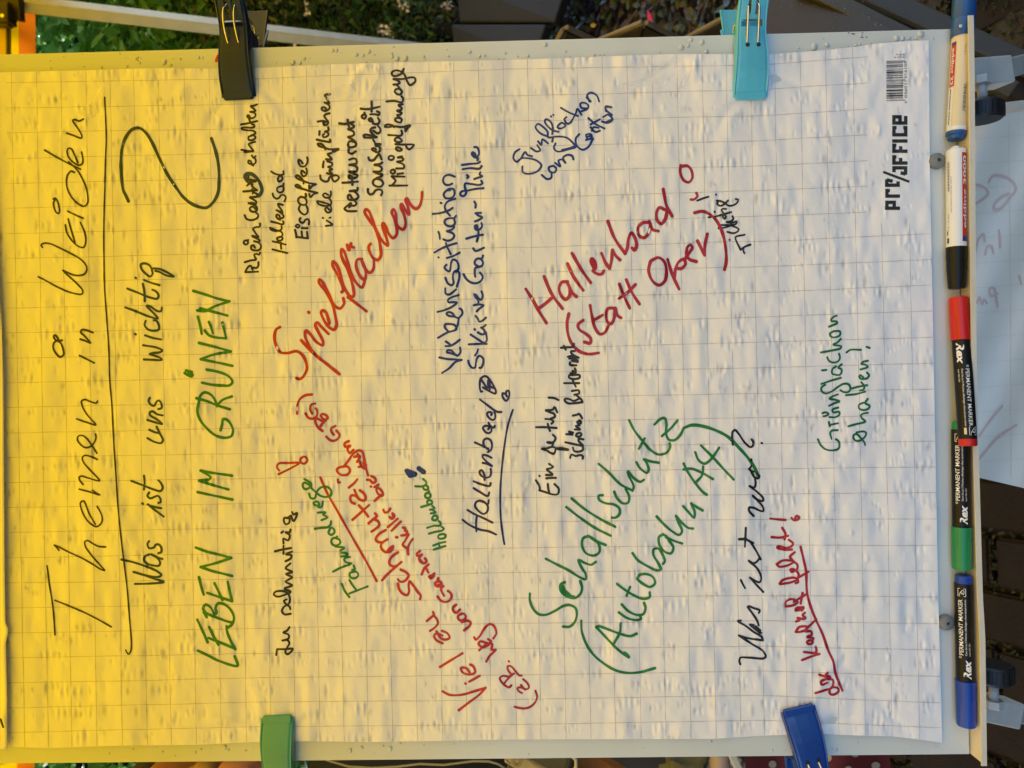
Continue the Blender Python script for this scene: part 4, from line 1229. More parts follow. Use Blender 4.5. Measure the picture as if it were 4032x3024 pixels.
# ------------------------------------------------------------ spring clips
def clip(colname, c1, c2, tip, axis_px, label, wmm=30., reach=.047, rough=.3):
    """tip: picture point of the jaw tip centre; axis_px: picture point further out along the clip"""
    root = empty('spring_clip', (0, 0, 0), label, 'clip', 'plastic clips holding the sheet to the board')
    u0, v0 = toboard(np.array(float(tip[0])), np.array(float(tip[1])), .006); u1, v1 = toboard(np.array(float(axis_px[0])), np.array(float(axis_px[1])), .006)
    L = np.array([u1 - u0, v1 - v0]); L /= np.linalg.norm(L)
    e1 = L[0] * EU + L[1] * EV; w1 = np.cross(e1, EN)          # along, across
    base = W(u0, v0, 0.)
    root.matrix_basis = Matrix(((w1[0], e1[0], EN[0], base[0]), (w1[1], e1[1], EN[1], base[1]), (w1[2], e1[2], EN[2], base[2]), (0, 0, 0, 1)))
    m = mat(colname, c1, rough, col2=c2, nscale=25, coat=.3 if c1[1] > .03 else 0, spec=.5 if c1[1] > .03 else .35)
    hw = wmm / 2000.
    ls = np.array([0, 2, 5, 10, 16, 22, 28, 34, 40, 45, 50, 54, 58, 62, 65, 71, 75, 78, 84, 92, 102, 112, 118]) / 1000
    hp = np.interp(ls, np.array([0, 5, 15, 25, 38, 47, 58, 68, 80, 100, 118]) / 1000, np.array([5.5, 7.5, 12.0, 14.8, 15.6, 14.6, 13.4, 14.0, 18, 27, 35]) / 1000)
    wf = np.interp(ls, np.array([0, 20, 45, 60, 118]) / 1000, np.array([1.02, 1.02, .93, .87, .82]))
    ws = np.array([-1, -.82, -.60, -.42, -.22, -.02, .18, .38, .58, .80, 1.])
    ws = np.array([-1, -.84, -.42, -.20, -.0, .20, .42, .84, 1.])
    # slots between the three handle ribs, and the window under the springs
    ws = np.array([-1, -.84, -.40, -.17, .17, .40, .84, 1.])
    def arm(sgn, name, off):
        vs, fs = [], []
        nw = len(ws)
        for l, h, k in zip(ls, hp, wf):
            for w_ in ws:
                kk_ = 1.
                crown = -.0012 * abs(w_) ** 6
                vs.append((w_ * hw * k, l, sgn * (h + crown) + off))
        for i in range(len(ls) - 1):
            lm = (ls[i] + ls[i + 1]) / 2 * 1000
            for j in range(nw - 1):
                if 65 < lm < 71 and 1 <= j <= nw - 3: continue
                if lm > 75 and (j == 2 or j == 4) and (sgn > 0 or lm < 84): continue
                a = i * nw + j; f = (a, a + 1, a + nw + 1, a + nw); fs.append(f if sgn > 0 else tuple(reversed(f)))
        o = link(name, mesh(vs, fs), m, root, keep_world=False)
        md = o.modifiers.new('s', 'SOLIDIFY'); md.thickness = .0022; md.offset = -1
        bevel(o, .0005, 2)
        # side flanges
        for sx in (-1, 1):
            v2, f2 = [], []
            sel = ls <= .092
            for l, h, k in zip(ls[sel], hp[sel], wf[sel]):
                dep = np.interp(l * 1000, [0, 6, 30, 48, 60, 75, 92], [2.5, 4, 7.0, 9.5, 12.5, 7, 2])/1000
                x = sx * hw * k; v2 += [(x, l, sgn * (h - .001) + off), (x + sx * .0012, l, sgn * (h - dep * .55) + off), (x + sx * .0012, l, sgn * (h - dep) + off)]
            for i in range(int(sel.sum()) - 1):
                for j in range(2):
                    a = i * 3 + j; f = (a, a + 1, a + 4, a + 3); f2.append(f if sx * sgn > 0 else tuple(reversed(f)))
            fl_ = link('flange', mesh(v2, f2), m, o, keep_world=False)
            md = fl_.modifiers.new('s', 'SOLIDIFY'); md.thickness = .0022; md.offset = 0; bevel(fl_, .0005, 2)
            fl_.data.polygons.foreach_set('use_smooth', [True] * len(fl_.data.polygons))
        # rim at the tip
        rim = [(-hw * 1.02, .001, 0), (-hw * 1.0, -.0018, 0), (-hw * .9, -.0028, 0), (hw * .9, -.0028, 0), (hw * 1.0, -.0018, 0), (hw * 1.02, .001, 0)]
        rv = [(x, y, sgn * .0042 + off) for x, y, _ in rim] + [(x * .97, max(y, -.0026) + .0008, sgn * .0068 + off) for x, y, _ in rim]
        rv += [(hw * .97, .004, sgn * .0068 + off), (-hw * .97, .004, sgn * .0068 + off)]
        rf = [(i, i + 1, i + 7, i + 6) for i in range(5)] + [(6, 7, 8, 9, 10, 11, 12, 13)]
        rf = rf if sgn < 0 else [tuple(reversed(f)) for f in rf]
        r_ = link('rim', mesh(rv, rf), m, o, keep_world=False)
        md = r_.modifiers.new('s', 'SOLIDIFY'); md.thickness = .0012; md.offset = 0; bevel(r_, .0004, 2)
        return o
    arm(1, 'front_arm', 0.)
    q = [(-.72 * hw, .060), (.72 * hw, .060), (.72 * hw, .0735), (-.72 * hw, .0735)]
    fu = link('fulcrum', mesh([(x, y, -.030) for x, y in q] + [(x, y, .0075) for x, y in q], BOXF), m, None); fu.parent = root; bevel(fu, .001)
    arm(-1, 'rear_arm', -.030)
    for sx in (-.34, .38):
        pts = []
        for t in np.linspace(0, 1, 17):
            l = .0475 + t * .040; h = np.interp(l, ls, hp) - .002 + .0085 * math.sin(math.pi * min(1, t * 1.02)) + (-.006 * max(0, t - .85) / .15)
            pts.append((sx * hw + .0012 * math.sin(t * 3) * (-1), l, h))
        pts += [(sx * hw * .8, .0895, .008), (sx * hw * .8, .086, -.006), (sx * hw * .8, .0895, -.022), (sx * hw, .086, -.034), (sx * hw, .07, -.037), (sx * hw, .052, -.030)]
        o = tube('spring_wire', pts, .0010, M['wire'], None, 8); o.parent = root
        h_ = lathe('spring_hole', (sx * hw, .0465, np.interp(.0465, ls, hp) - .0005), (0, 0, 1), [(0, .0021), (.0008, .0021), (.0009, .0001)], M['dark'], None, 12)
        h_.parent = root; h_.scale = (1, 1, 1)
    return root
clip('navy_plastic', (.002, .020, .095), (.003, .015, .050), (938, 379), (925, 60), 'dark navy plastic clip on the upper left of the sheet in front of the hedge', 29)
clip('cyan_plastic', (.09, .48, .68), (.08, .42, .60), (2955, 379), (2953, 60), 'light turquoise blue plastic clip beside the blue capped marker corner of the board', 29)
clip('green_plastic', (.06, .31, .25), (.055, .28, .23), (1090, 2829), (1106, 3110), 'sea green plastic clip near the black words Zu schmutzig', 28)
clip('blue_plastic', (.003, .05, .30), (.003, .04, .26), (3144, 2795), (3206, 3050), 'royal blue plastic clip gripping the board edge at a slant near the crimson handwriting', 29)

# ------------------------------------------------------------ markers in the tray
def marker(name, ya, yb, xa, xb, n0, n1, label):
    """axis from picture (xa, ya) to (xb, yb); n0/n1 heights above the board"""
    root = empty(name, (0, 0, 0), label, 'marker pen', 'marker pens lying in the tray')
    ua, va = toboard(np.array(float(xa)), np.array(float(ya)), n0); ub, vb = toboard(np.array(float(xb)), np.array(float(yb)), n1)
    a = W(ua, va, n0); b = W(ub, vb, n1); root.location = V(a)
    d = (b - a); L = np.linalg.norm(d); d = d / L
    D = -EV - d * (-EV @ d); D /= np.linalg.norm(D); N = np.cross(D, d); N = N if N @ EN > 0 else -N
    sc_ = L / (yb - ya)
    def sec(nm, m, prof, seg=28, parent=None):
        pts = [((y - ya) * sc_, r) for y, r in prof]
        o = lathe(nm, a, d, [(s, r) for s, r in pts], m, parent or root, seg); return o
    def surf(y, off, lift=.00012, rad=.008):
        s = (np.asarray(y) - ya) * sc_; ph = np.asarray(off) / rad - .50
        return a + s[..., None] * d + (rad + lift) * (np.cos(ph)[..., None] * N + np.sin(ph)[..., None] * D)
    def label_(y0, y1, o0, o1, rad, m, nm='label', lift=.0001, parent=None):
        ys = np.linspace(y0, y1, 12); os_ = np.linspace(o0, o1, 10); g_ = surf(ys[:, None] + 0 * os_[None, :], os_[None, :] + 0 * ys[:, None], lift, rad)
        return grid_obj(nm, g_, m, parent or root)
    def text(s, y0, y1, off, hgt, rad, m, down=False, bold=0., nm='lettering', parent=None, lift=.00022, slant=0.):
        v, f = text_mesh(s, bold); v = v - [v[:, 0].min(), 0]; v[:, 0] += v[:, 1] * slant; w_ = v[:, 0].max()
        if down: yy = y0 + v[:, 0] / w_ * (y1 - y0); oo = off + v[:, 1] * hgt / .7
        else: yy = y1 - v[:, 0] / w_ * (y1 - y0); oo = off - v[:, 1] * hgt / .7
        if down: oo = off + v[:, 1] * hgt / .7
        return link(nm, mesh(surf(yy, oo, lift, rad), f), m, parent or root)
    def lines(ls_, y_, off, s, wd, rad, m, nm):
        V_, F_ = [], []
        for seg in ls_:
            for (p, q) in zip(seg[:-1], seg[1:]):
                p = np.array(p, float); q = np.array(q, float); dd = q - p; nn = np.array([-dd[1], dd[0]]) / np.linalg.norm(dd) * wd / 2
                b0 = len(V_); V_ += [p + nn, p - nn, q - nn, q + nn]; F_.append((b0, b0 + 1, b0 + 2, b0 + 3))
        V_ = np.array(V_); return link(nm, mesh(surf(y_ + V_[:, 0] * s / sc_, off + V_[:, 1] * s, .00024, rad), F_), m, root)
    return root, sec, label_, text, lines
M['pen_black'] = mat('pen_black', (.006, .006, .006), .38, spec=.3)
M['pen_white'] = mat('pen_white', (.72, .74, .74), .3, coat=.3)
M['pen_cream'] = mat('pen_cream', (.66, .58, .38), .4)
M['pen_blue'] = mat('pen_blue', (.010, .075, .25), .35)
M['pen_royal'] = mat('pen_royal', (.003, .045, .32), .35)
M['pen_red'] = mat('pen_red', (.52, .012, .012), .35)
M['pen_green'] = mat('pen_green', (.012, .22, .075), .35)
M['label_red'] = mat('label_red', (.50, .03, .025), .4)
M['label_blue'] = mat('label_blue', (.02, .03, .22), .4)
M['silver_print'] = mat('silver_print', (.80, .80, .76), .35)
M['grey_print'] = mat('grey_print', (.13, .13, .12), .5)
M['foil'] = mat('foil', (.62, .60, .55), .3, metal=.8)

# 1: cream marker with blue cap, top
r1 = .0092
root, sec, lab, txt, lin = marker('marker_pen', -24, 552, 3799, 3764, .0100, .0095, 'cream barrelled marker with a bright blue cap and clip and a red label')
cap = sec('cap', M['pen_blue'], [(-24, .0098), (-20, .0104), (78, .0104), (80, .0101), (82, .0104), (140, .0104), (150, .0100)])
sec('barrel', M['pen_cream'], [(150, .0092), (151, r1), (505, .0088), (521, .0086)])
lab(505, 521, -.0088, .010, .00872, M['pen_white'], 'torn_label_edge')
sec('end_plug', M['pen_blue'], [(521, .0093), (534, .0093), (536, .0078), (550, .0074), (552, .0050)])
lab(172, 347, -.0101, -.0046, r1, M['label_red'], 'red_label')
lab(174, 186, -.0100, -.0046, r1, M['label_blue'], 'blue_flag', .00014)
lab(352, 520, -.0108, -.0052, r1 - .0002, M['pen_white'], 'white_label')
txt('edding 22', 196, 343, -.0086, .0030, r1, M['pen_white'], down=True, bold=.02)
txt('permanent marker', 358, 500, -.0084, .0018, r1, M['pen_black'], down=True, bold=.01)
txt('4 004764 015207', 335, 455, .0072, .0011, r1, M['grey_print'])
for q in range(17): lab(345 + q * 6.2, 345 + q * 6.2 + (2 + q % 3), .0040, .0064, r1, M['grey_print'], 'bar_mark') if q < 17 else None
txt('1-3 mm', 190, 230, .0040, .0014, r1, M['grey_print'])
# cap clip
q0 = W(*[x for x in toboard(np.array(3829.), np.array(-24.), .013)], .013); q1 = W(*[x for x in toboard(np.array(3826.), np.array(99.), .013)], .013)
boxpts(q0, q1, EV, EN, .0028, .0042, 'cap_clip', M['pen_blue'], cap, .0005)
lathe('water_bead', W(*toboard(np.array(3783.), np.array(102.), .0205), .0203), EN, [(0, .0017), (.0006, .0014), (.0009, .0006), (.00095, .0001)], M['water'], cap, 12)
# 2: white marker, black cap
root, sec, lab, txt, lin = marker('marker_pen', 582, 1137, 3764, 3767, .0092, .0092, 'white barrelled marker with a black cap and a red label strip')
sec('ferrule', M['foil'], [(582, .0070), (586, .0076), (592, .0076)])
sec('barrel', M['pen_white'], [(592, .0086), (595, .0090), (974, .0090)])
sec('cap', M['pen_black'], [(974, .0092), (1022, .0092), (1024, .0088), (1060, .0088), (1130, .0076), (1137, .0070)])
lab(610, 956, .0052, .0115, .0090, M['label_red'], 'red_label')
lab(936, 956, .0052, .0115, .0090, M['label_blue'], 'blue_flag', .00014)
txt('edding 3000', 622, 905, .0096, .0034, .0090, M['pen_white'], bold=.02)
for q in range(30): lab(640 + q * 3.9, 640 + q * 3.9 + (1.3 + q % 3 * .6), -.0082, -.0060, .0090, M['label_blue'], 'bar_mark')
txt('1.5 - 3 mm', 845, 910, -.0064, .0016, .0090, M['label_blue'])
txt('permanent marker paint', 700, 840, -.0040, .0011, .0090, M['label_blue'])
lab(940, 960, -.0092, -.0068, .0090, M['label_blue'], 'blue_flag')
lab(912, 928, -.0092, -.0078, .0090, M['label_blue'], 'blue_flag')
# 3-5: slim black markers
def rex(ya, capa, capb, yb, xa, xb, n0, n1, mcol, down, label):
    root, sec, lab, txt, lin = marker('marker_pen', ya, yb, xa, xb, n0, n1, label)
    r = .0082
    if down:   # cap at the upper (small y) end
        sec('cap', mcol, [(ya, .0078), (ya + 4, .0086), (capb, .0090), (capb + 1, .0084)])
        sec('barrel', M['pen_black'], [(capb, .0080), (capb + 3, r), (yb - 28, r * .97)])
        sec('end_plug', mcol, [(yb - 28, .0078), (yb - 4, .0078), (yb, .0066)])
        for a_ in (-.004, .0045): lab(capb - 82, capb - 4, a_, a_ + .0008, .0089, mcol, 'cap_rib', .0004)
        b0, b1 = capb, yb - 28; L = b1 - b0
        txt('Rex', b0 + L * .035, b0 + L * .25, -.0046, .0062, r, M['silver_print'], True, .035, slant=.28)
        txt('®', b0 + L * .262, b0 + L * .285, .0026, .0022, r, M['silver_print'], True)
        txt('PERMANENT MARKER', b0 + L * .30, b0 + L * .875, .0018, .0034, r, M['silver_print'], True, .004)
        txt('Kann bis zu 2 Wochen offenliegen ohne einzutrocknen', b0 + L * .30, b0 + L * .875, -.0016, .0015, r, M['silver_print'], True)
        txt('nach ISO 554', b0 + L * .30, b0 + L * .43, -.0046, .0014, r, M['silver_print'], True)
        by, bo = b0 + L * .885, .0018
        lab(b0 + L * .89, b0 + L * .955, -.0026, -.0004, r, M['pen_cream'], 'size_label')
    else:
        sec('end_plug', mcol, [(ya, .0062), (ya + 4, .0072), (ya + 32, .0074)])
        sec('barrel', M['pen_black'], [(ya + 32, .0074), (ya + 34, r * .97), (capa - 3, r), (capa, .0080)])
        sec('cap', mcol, [(capa, .0084), (capa + 1, .0090), (yb - 5, .0086), (yb, .0078)])
        for a_ in (-.0045, .005): lab(capa + 4, capa + 84, a_, a_ + .0008, .0089, mcol, 'cap_rib', .0004)
        b0, b1 = ya + 32, capa; L = b1 - b0
        txt('Rex', b0 + L * .77, b0 + L * .965, .0050, .0062, r, M['silver_print'], False, .035, slant=.28)
        txt('®', b0 + L * .735, b0 + L * .76, -.0028, .0022, r, M['silver_print'])
        txt('PERMANENT MARKER', b0 + L * .155, b0 + L * .725, -.0012, .0036, r, M['silver_print'], False, .006)
        txt('Kann bis zu 2 Wochen offenliegen ohne einzutrocknen', b0 + L * .155, b0 + L * .725, .0018, .0015, r, M['silver_print'])
        txt('nach ISO 554', b0 + L * .60, b0 + L * .73, .0048, .0014, r, M['silver_print'])
        by, bo = b0 + L * .045, -.0048
    s = .0002
    bx = [[(0, 0), (40, 0), (40, 36), (0, 36), (0, 0)], [(34, 6), (20, 12), (6, 22), (14, 30), (30, 26), (20, 12)], [(20, 22), (28, 16)]]
    lin([[(p[0], p[1]) for p in sg] for sg in bx], by, bo if down else bo, s * .9, 2.4, r, M['silver_print'], 'nib_pictogram')
rex(1658, 2073, None, 2242, 3781, 3788, .0086, .0088, M['pen_green'], False, 'black marker with green cap, lying partly under the red marker')
rex(1172, None, 1342, 1757, 3774, 3812, .0090, .0225, M['pen_red'], True, 'black marker with red cap, its lower end resting on the green marker')
rex(2262, 2676, None, 2857, 3792, 3805, .0090, .0090, M['pen_royal'], False, 'black marker with royal blue cap at the foot of the tray')

# ------------------------------------------------------------ tent: yellow roof above, valance and pole behind the board
M['yellow_roof'] = cloth_mat('yellow_roof', (.72, .405, .006), (.68, .385, .002), .72)
M['orange_band'] = cloth_mat('orange_band', (.60, .14, .006), (.70, .17, .006), .5)
tent = empty('tent', (0, 2.9, 0), 'yellow and orange fabric tent with a grey metal pole, roof over the flip chart', 'tent')
ya_, yb_ = -.10, 3.05; xa_ = 2.5
def fabric(name, f, nx, ny, m, parent):
    s = np.linspace(0, 1, nx)[:, None]; t = np.linspace(0, 1, ny)[None, :]
    return grid_obj(name, f(s + 0 * t, t + 0 * s), m, parent)
fabric('roof', lambda s, t: np.stack([(s - .5) * 2 * xa_, ya_ + t * (yb_ - ya_), 1.84 + .33 * t ** .8 - .02 * np.sin(np.pi * s) + .006 * np.sin(s * 21)], -1), 40, 30, M['yellow_roof'], tent)
def val(z0, z1):
    return lambda s, t: np.stack([(s - .5) * 2 * xa_, yb_ + .01 * np.sin(s * 40) + .004 * np.sin(s * 97), z0 + t * (z1 - z0) + .01 * (1 - s)], -1)
fabric('added_front_valance', lambda s, t: np.stack([(s - .5) * 2 * xa_, ya_ - .002 + .006 * np.sin(s * 50) * t, 1.84 - .14 * t + 0 * s], -1), 120, 4, M['yellow_roof'], tent)  # unseen, added to screen the upper board from low sky light
for sx in (-1, 1): fabric('added_side_valance', lambda s, t, sx=sx: np.stack([sx * xa_ + .01 * np.sin(s * 40) * t, ya_ + s * (yb_ - ya_), 1.84 + .33 * s ** .8 - .14 * t], -1), 100, 4, M['yellow_roof'], tent)  # unseen sides, added to keep more sky light off the board
fabric('valance', val(2.035, 2.17), 200, 4, M['yellow_roof'], tent)
fabric('orange_band', val(1.985, 2.035), 200, 3, M['orange_band'], tent)
pole_top = P(90, 15, 2.50); pole_bot = ground(np.array(2150.), np.array(1512 - 1497 * .80))
pole_mid = P(1500, 180, 2.93); dpole = pole_mid - pole_top
pb_ = pole_top + dpole * ((0 - pole_top[2]) / dpole[2])
side_ = np.array([math.cos(R(38)), math.sin(R(38)), 0])
pole = boxpts(pole_top - dpole * .12, pb_, side_, [0, -1, 0], .046, .040, 'pole', M['alu'], tent, .003)
M['dark_plastic'] = mat('dark_plastic', (.020, .012, .008), .4)
br = boxpts(P(-60, 22, 2.46), P(88, 40, 2.46), [0, 0, 1], [0, -1, 0], .03, .07, 'bracket', M['dark_plastic'], tent, .004)
br.data.transform(Matrix.Identity(4))
b2 = boxpts(P(6, 62, 2.44), P(50, 62, 2.44), [1, 0, 0], [0, -1, 0], .056, .05, 'bracket_socket', M['dark_plastic'], tent, .004)
boxpts(P(-40, 60, 2.445), P(44, 60, 2.445), [1, 0, 0], [0, -1, 0], .075, .03, 'bracket_socket', M['dark_plastic'], tent, .004)
lathe('bolt', P(11, 63, 2.405), -AF, [(0, .006), (.004, .006), (.0042, .001)], M['wire'], tent, 8)
boxpts(P(16, 84, 2.50), P(16, 1400, 2.50), AR, -AF, .032, .028, 'roof_beam', mat('yellow_cover', (.62, .42, .03), .6), tent, .003)
boxpts(P(31, 84, 2.47), P(31, 1400, 2.47), AR, -AF, .003, .004, 'beam_seam', M['dark_plastic'], tent)

# ------------------------------------------------------------ ground
_x = np.linspace(-10, 10, 61); _h = 2.75 + .35 * np.sin(_x * 1.7) + .25 * np.sin(_x * 4.3 + 1) + .12 * np.sin(_x * 11); _v = []; _f = []
for a_, b_ in zip(_x, _h): _v += [(a_, -4.0, -.02), (a_, -4.05, b_ - .2), (a_, -4.3, b_), (a_, -4.7, b_ - .2), (a_, -4.8, -.02)]
for a_ in range(60): _f += [(a_ * 5 + q, a_ * 5 + q + 1, a_ * 5 + q + 6, a_ * 5 + q + 5) for q in range(4)]
bh = link('sky_blocker', mesh(_v, _f), mat('blocker_green', (.035, .055, .015), .9, noise=.6, nscale=6, bump=1, bscale=14)); bh['kind'] = 'structure'  # unseen hedge-shaped mass added behind the camera to block low sky light
gm = mesh([(-40, -20, -.02), (40, -20, -.02), (40, 60, -.02), (-40, 60, -.02)], [(0, 1, 2, 3)])
ground_ = link('ground', gm, M['soil']); ground_['kind'] = 'structure'
# brick paving under and in front of the flip chart
paving = empty('brick_paving', (0, 1.2, 0)); paving['kind'] = 'structure'
def brick_mesh(lx, ly, h, seed, m):
    rr = random.Random(seed); bm = bmesh.new(); bmesh.ops.create_cube(bm, size=1)
    for v in bm.verts: v.co = Vector((v.co.x * lx * (1 + rr.uniform(-.02, .02)), v.co.y * ly * (1 + rr.uniform(-.015, .015)), (v.co.z - .5) * h))
    bmesh.ops.bevel(bm, geom=list(bm.edges), offset=.006, segments=2, affect='EDGES')
    me = bpy.data.meshes.new('brick'); bm.to_mesh(me); bm.free(); me.materials.append(m); me.polygons.foreach_set('use_smooth', [False] * len(me.polygons)); return me
bms = [brick_mesh(.098, .205, .05, s, M['brick']) for s in range(4)]
rot = R(2.5)
cnt = 0
for i in range(-9, 9):
    for j in range(5):
        x = i * .1105 + .006; y = .62 + j * .218 + (.109 if i % 2 else 0)
        if x > .42 and y > .95: continue
        X_ = x * math.cos(rot) - y * math.sin(rot) + .02; Y_ = x * math.sin(rot) + y * math.cos(rot)
        o = bpy.data.objects.new('brick', bms[(i * 3 + j) % 4]); C.objects.link(o); o.parent = paving; o.matrix_parent_inverse = pinv(paving)
        o.location = (X_, Y_, .004 + random.uniform(-.003, .003)); o.rotation_euler = (random.uniform(-.012, .012), random.uniform(-.012, .012), rot + random.uniform(-.01, .01))
cob = empty('cobble_paving', (.9, 1.2, 0)); cob['kind'] = 'structure'
cms = [brick_mesh(.125, .125, .05, 20 + s, M['cobble']) for s in range(4)]
for i in range(6):
    for j in range(5):
        x = .55 + i * .137 + random.uniform(-.006, .006); y = .80 + j * .137 + (i % 2) * .05
        o = bpy.data.objects.new('cobble', cms[(i + j * 3) % 4]); C.objects.link(o); o.parent = cob; o.matrix_parent_inverse = pinv(cob)
        o.location = (x, y, .003 + random.uniform(-.005, .005)); o.rotation_euler = (random.uniform(-.03, .03), random.uniform(-.03, .03), random.uniform(-.12, .12))
def scatter(name, n, place, size, m, kind='stuff', curl=.4, parent=None, ring=5, upright=.3):
    vs, fs = [], []
    for _ in range(n):
        p = Vector(place()); s = size * random.uniform(.5, 1.4); a = random.uniform(0, 6.28); tl = random.uniform(-1, 1) * upright; t2 = random.uniform(-1, 1) * upright
        mt = Matrix.Translation(p) @ Matrix.Rotation(a, 4, 'Z') @ Matrix.Rotation(tl * 1.5, 4, 'X') @ Matrix.Rotation(t2 * 1.5, 4, 'Y')
        b = len(vs); sh = [(0, -.5, 0), (.26, -.15, .06 * curl), (.22, .25, .12 * curl), (0, .55, .25 * curl), (-.22, .25, .12 * curl), (-.26, -.15, .06 * curl), (0, .05, -.12 * curl)]
        for q in sh: vs.append(mt @ (Vector(q) * s))
        for k in range(6): fs.append((b + 6, b + k, b + (k + 1) % 6))
    o = link(name, mesh(vs, fs), m, parent); o['kind'] = kind; return o
def joint_place():
    if random.random() < .55:
        i = random.randint(-9, 8); x = (i + .5) * .1105 + .006 + random.gauss(0, .006); y = random.uniform(.5, 1.7)
    else:
        i = random.randint(-9, 8); x = i * .1105 + random.uniform(-.05, .05); y = .62 + (random.randint(0, 4) + .5) * .218 + (.109 if i % 2 else 0) + random.gauss(0, .006)
    return (x * math.cos(rot) - y * math.sin(rot) + .02, x * math.sin(rot) + y * math.cos(rot), random.uniform(-.006, .006))
scatter('joint_moss', 9000, joint_place, .011, M['moss'], upright=.9)
scatter('cobble_moss', 7000, lambda: (.49 + random.randint(0, 6) * .137 + random.gauss(0, .014) if random.random() < .5 else random.uniform(.45, 1.4), random.uniform(.72, 1.5) if random.random() < .5 else .73 + random.randint(0, 5) * .137 + random.gauss(0, .02), random.uniform(0, .014)), .013, M['moss'], upright=.9)
M['leaf_brown'] = mat('leaf_brown', (.045, .024, .010), .6, col2=(.010, .006, .003), nscale=9)
M['leaf_dark'] = mat('leaf_dark', (.008, .02, .005), .4, col2=(.025, .035, .008), nscale=9)
scatter('leaf_litter', 5200, lambda: (random.uniform(.5, 2.4), random.uniform(1.45, 3.4), random.uniform(0, .04)), .045, M['leaf_brown'], upright=.35)
scatter('ground_ivy', 3600, lambda: (random.uniform(.5, 2.4), random.uniform(1.5, 3.4), random.uniform(.0, .05)), .04, M['leaf_dark'], upright=.4)
scatter('leaf_litter', 1500, lambda: (random.uniform(-2.4, -.5), random.uniform(1.7, 3.4), random.uniform(0, .04)), .045, M['leaf_brown'], upright=.35)
for (px, py, nm, cc_, lb) in ((2562, 78, 'fallen_petal', (.45, .02, .10), 'small pink petal lying on the leaf litter above the zigzag board'), (2336, 100, 'fallen_leaf', (.55, .33, .02), 'yellow fallen leaf on the dark litter beside the zigzag board')):
    q = ground(np.array(float(px)), np.array(float(py)), .06)
    o = scatter(nm, 1, lambda: tuple(q), .05 if nm == 'fallen_petal' else .03, mat(nm, cc_, .5), kind='thing'); tagk(o, lb, 'petal' if nm == 'fallen_petal' else 'leaf')
# two stone slabs edging the bed
M['slab'] = mat('slab', (.008, .0075, .004), .7, noise=.5, nscale=4, bump=.3, bscale=30)
edge_ = empty('bed_edging', P(1950, 60, 3.0), 'grey green weathered edging slabs standing at the foot of the hedge', 'edging')
for (ya2, yb2, dx) in ((95, 240, 0), (-70, 88, 18), (-260, -78, 30)):
    pts = [P(1775 + dx, ya2, 3.05), P(2215 + dx - max(0, ya2) * .7, ya2, 2.75), P(2165 + dx - max(0, ya2) * .7, yb2, 2.75), P(1790 + dx, yb2, 3.05)]
    nrm = np.cross(pts[1] - pts[0], pts[3] - pts[0]); nrm /= np.linalg.norm(nrm); nrm = nrm if nrm[1] > 0 else -nrm
    vs = [p for p in pts] + [p + nrm * .05 for p in pts]
    o = link('slab', mesh(vs, BOXF), M['slab'], edge_); bm = bmesh.new(); bm.from_mesh(o.data); bmesh.ops.recalc_face_normals(bm, faces=bm.faces); bm.to_mesh(o.data); bm.free(); bevel(o, .008)

# ------------------------------------------------------------ hedge: leafy shrubs side by side
def leafmat(name, c1, c2, tr=.35, rough=.35):
    m = bpy.data.materials.new(name); m.use_nodes = True; t = m.node_tree; b = t.nodes['Principled BSDF']; out = t.nodes['Material Output']
    g = t.nodes.new('ShaderNodeNewGeometry'); mx = t.nodes.new('ShaderNodeMix'); mx.data_type = 'RGBA'
    mx.inputs['A'].default_value = (*c1, 1); mx.inputs['B'].default_value = (*c2, 1); t.links.new(g.outputs['Random Per Island'], mx.inputs['Factor'])
    t.links.new(mx.outputs['Result'], b.inputs['Base Color']); b.inputs['Roughness'].default_value = rough; b.inputs['Specular IOR Level'].default_value = .45
    tb = t.nodes.new('ShaderNodeBsdfTranslucent'); t.links.new(mx.outputs['Result'], tb.inputs['Color']); x = t.nodes.new('ShaderNodeMixShader'); x.inputs[0].default_value = tr
    t.links.new(b.outputs[0], x.inputs[1]); t.links.new(tb.outputs[0], x.inputs[2]); t.links.new(x.outputs[0], out.inputs['Surface']); return m
M['laurel'] = leafmat('laurel', (.10, .31, .05), (.32, .55, .12), .40, .3)
M['small_leaf'] = leafmat('small_leaf', (.03, .07, .018), (.12, .15, .05))
M['conifer'] = leafmat('conifer', (.12, .13, .025), (.19, .18, .04), rough=.8)
M['bloom'] = mat('bloom', (.62, .54, .42), .7)
M['bark'] = mat('bark', (.05, .035, .02), .9)
LEAF = [(0, -.5, 0), (.17, -.2, .05), (.20, .12, .06), (0, .55, -.05), (-.20, .12, .06), (-.17, -.2, .05), (0, 0, -.01)]
def one_leaf(vs, fs, p, s, yaw, pit, roll, narrow=1.):
    mt = Matrix.Translation(p) @ Matrix.Rotation(yaw, 4, 'Z') @ Matrix.Rotation(pit, 4, 'X') @ Matrix.Rotation(roll, 4, 'Y'); b = len(vs)
    for q in LEAF: vs.append(mt @ Vector((q[0] * s * narrow, (q[1] + .5) * s, q[2] * s)))
    for k in range(6): fs.append((b + 6, b + k, b + (k + 1) % 6))
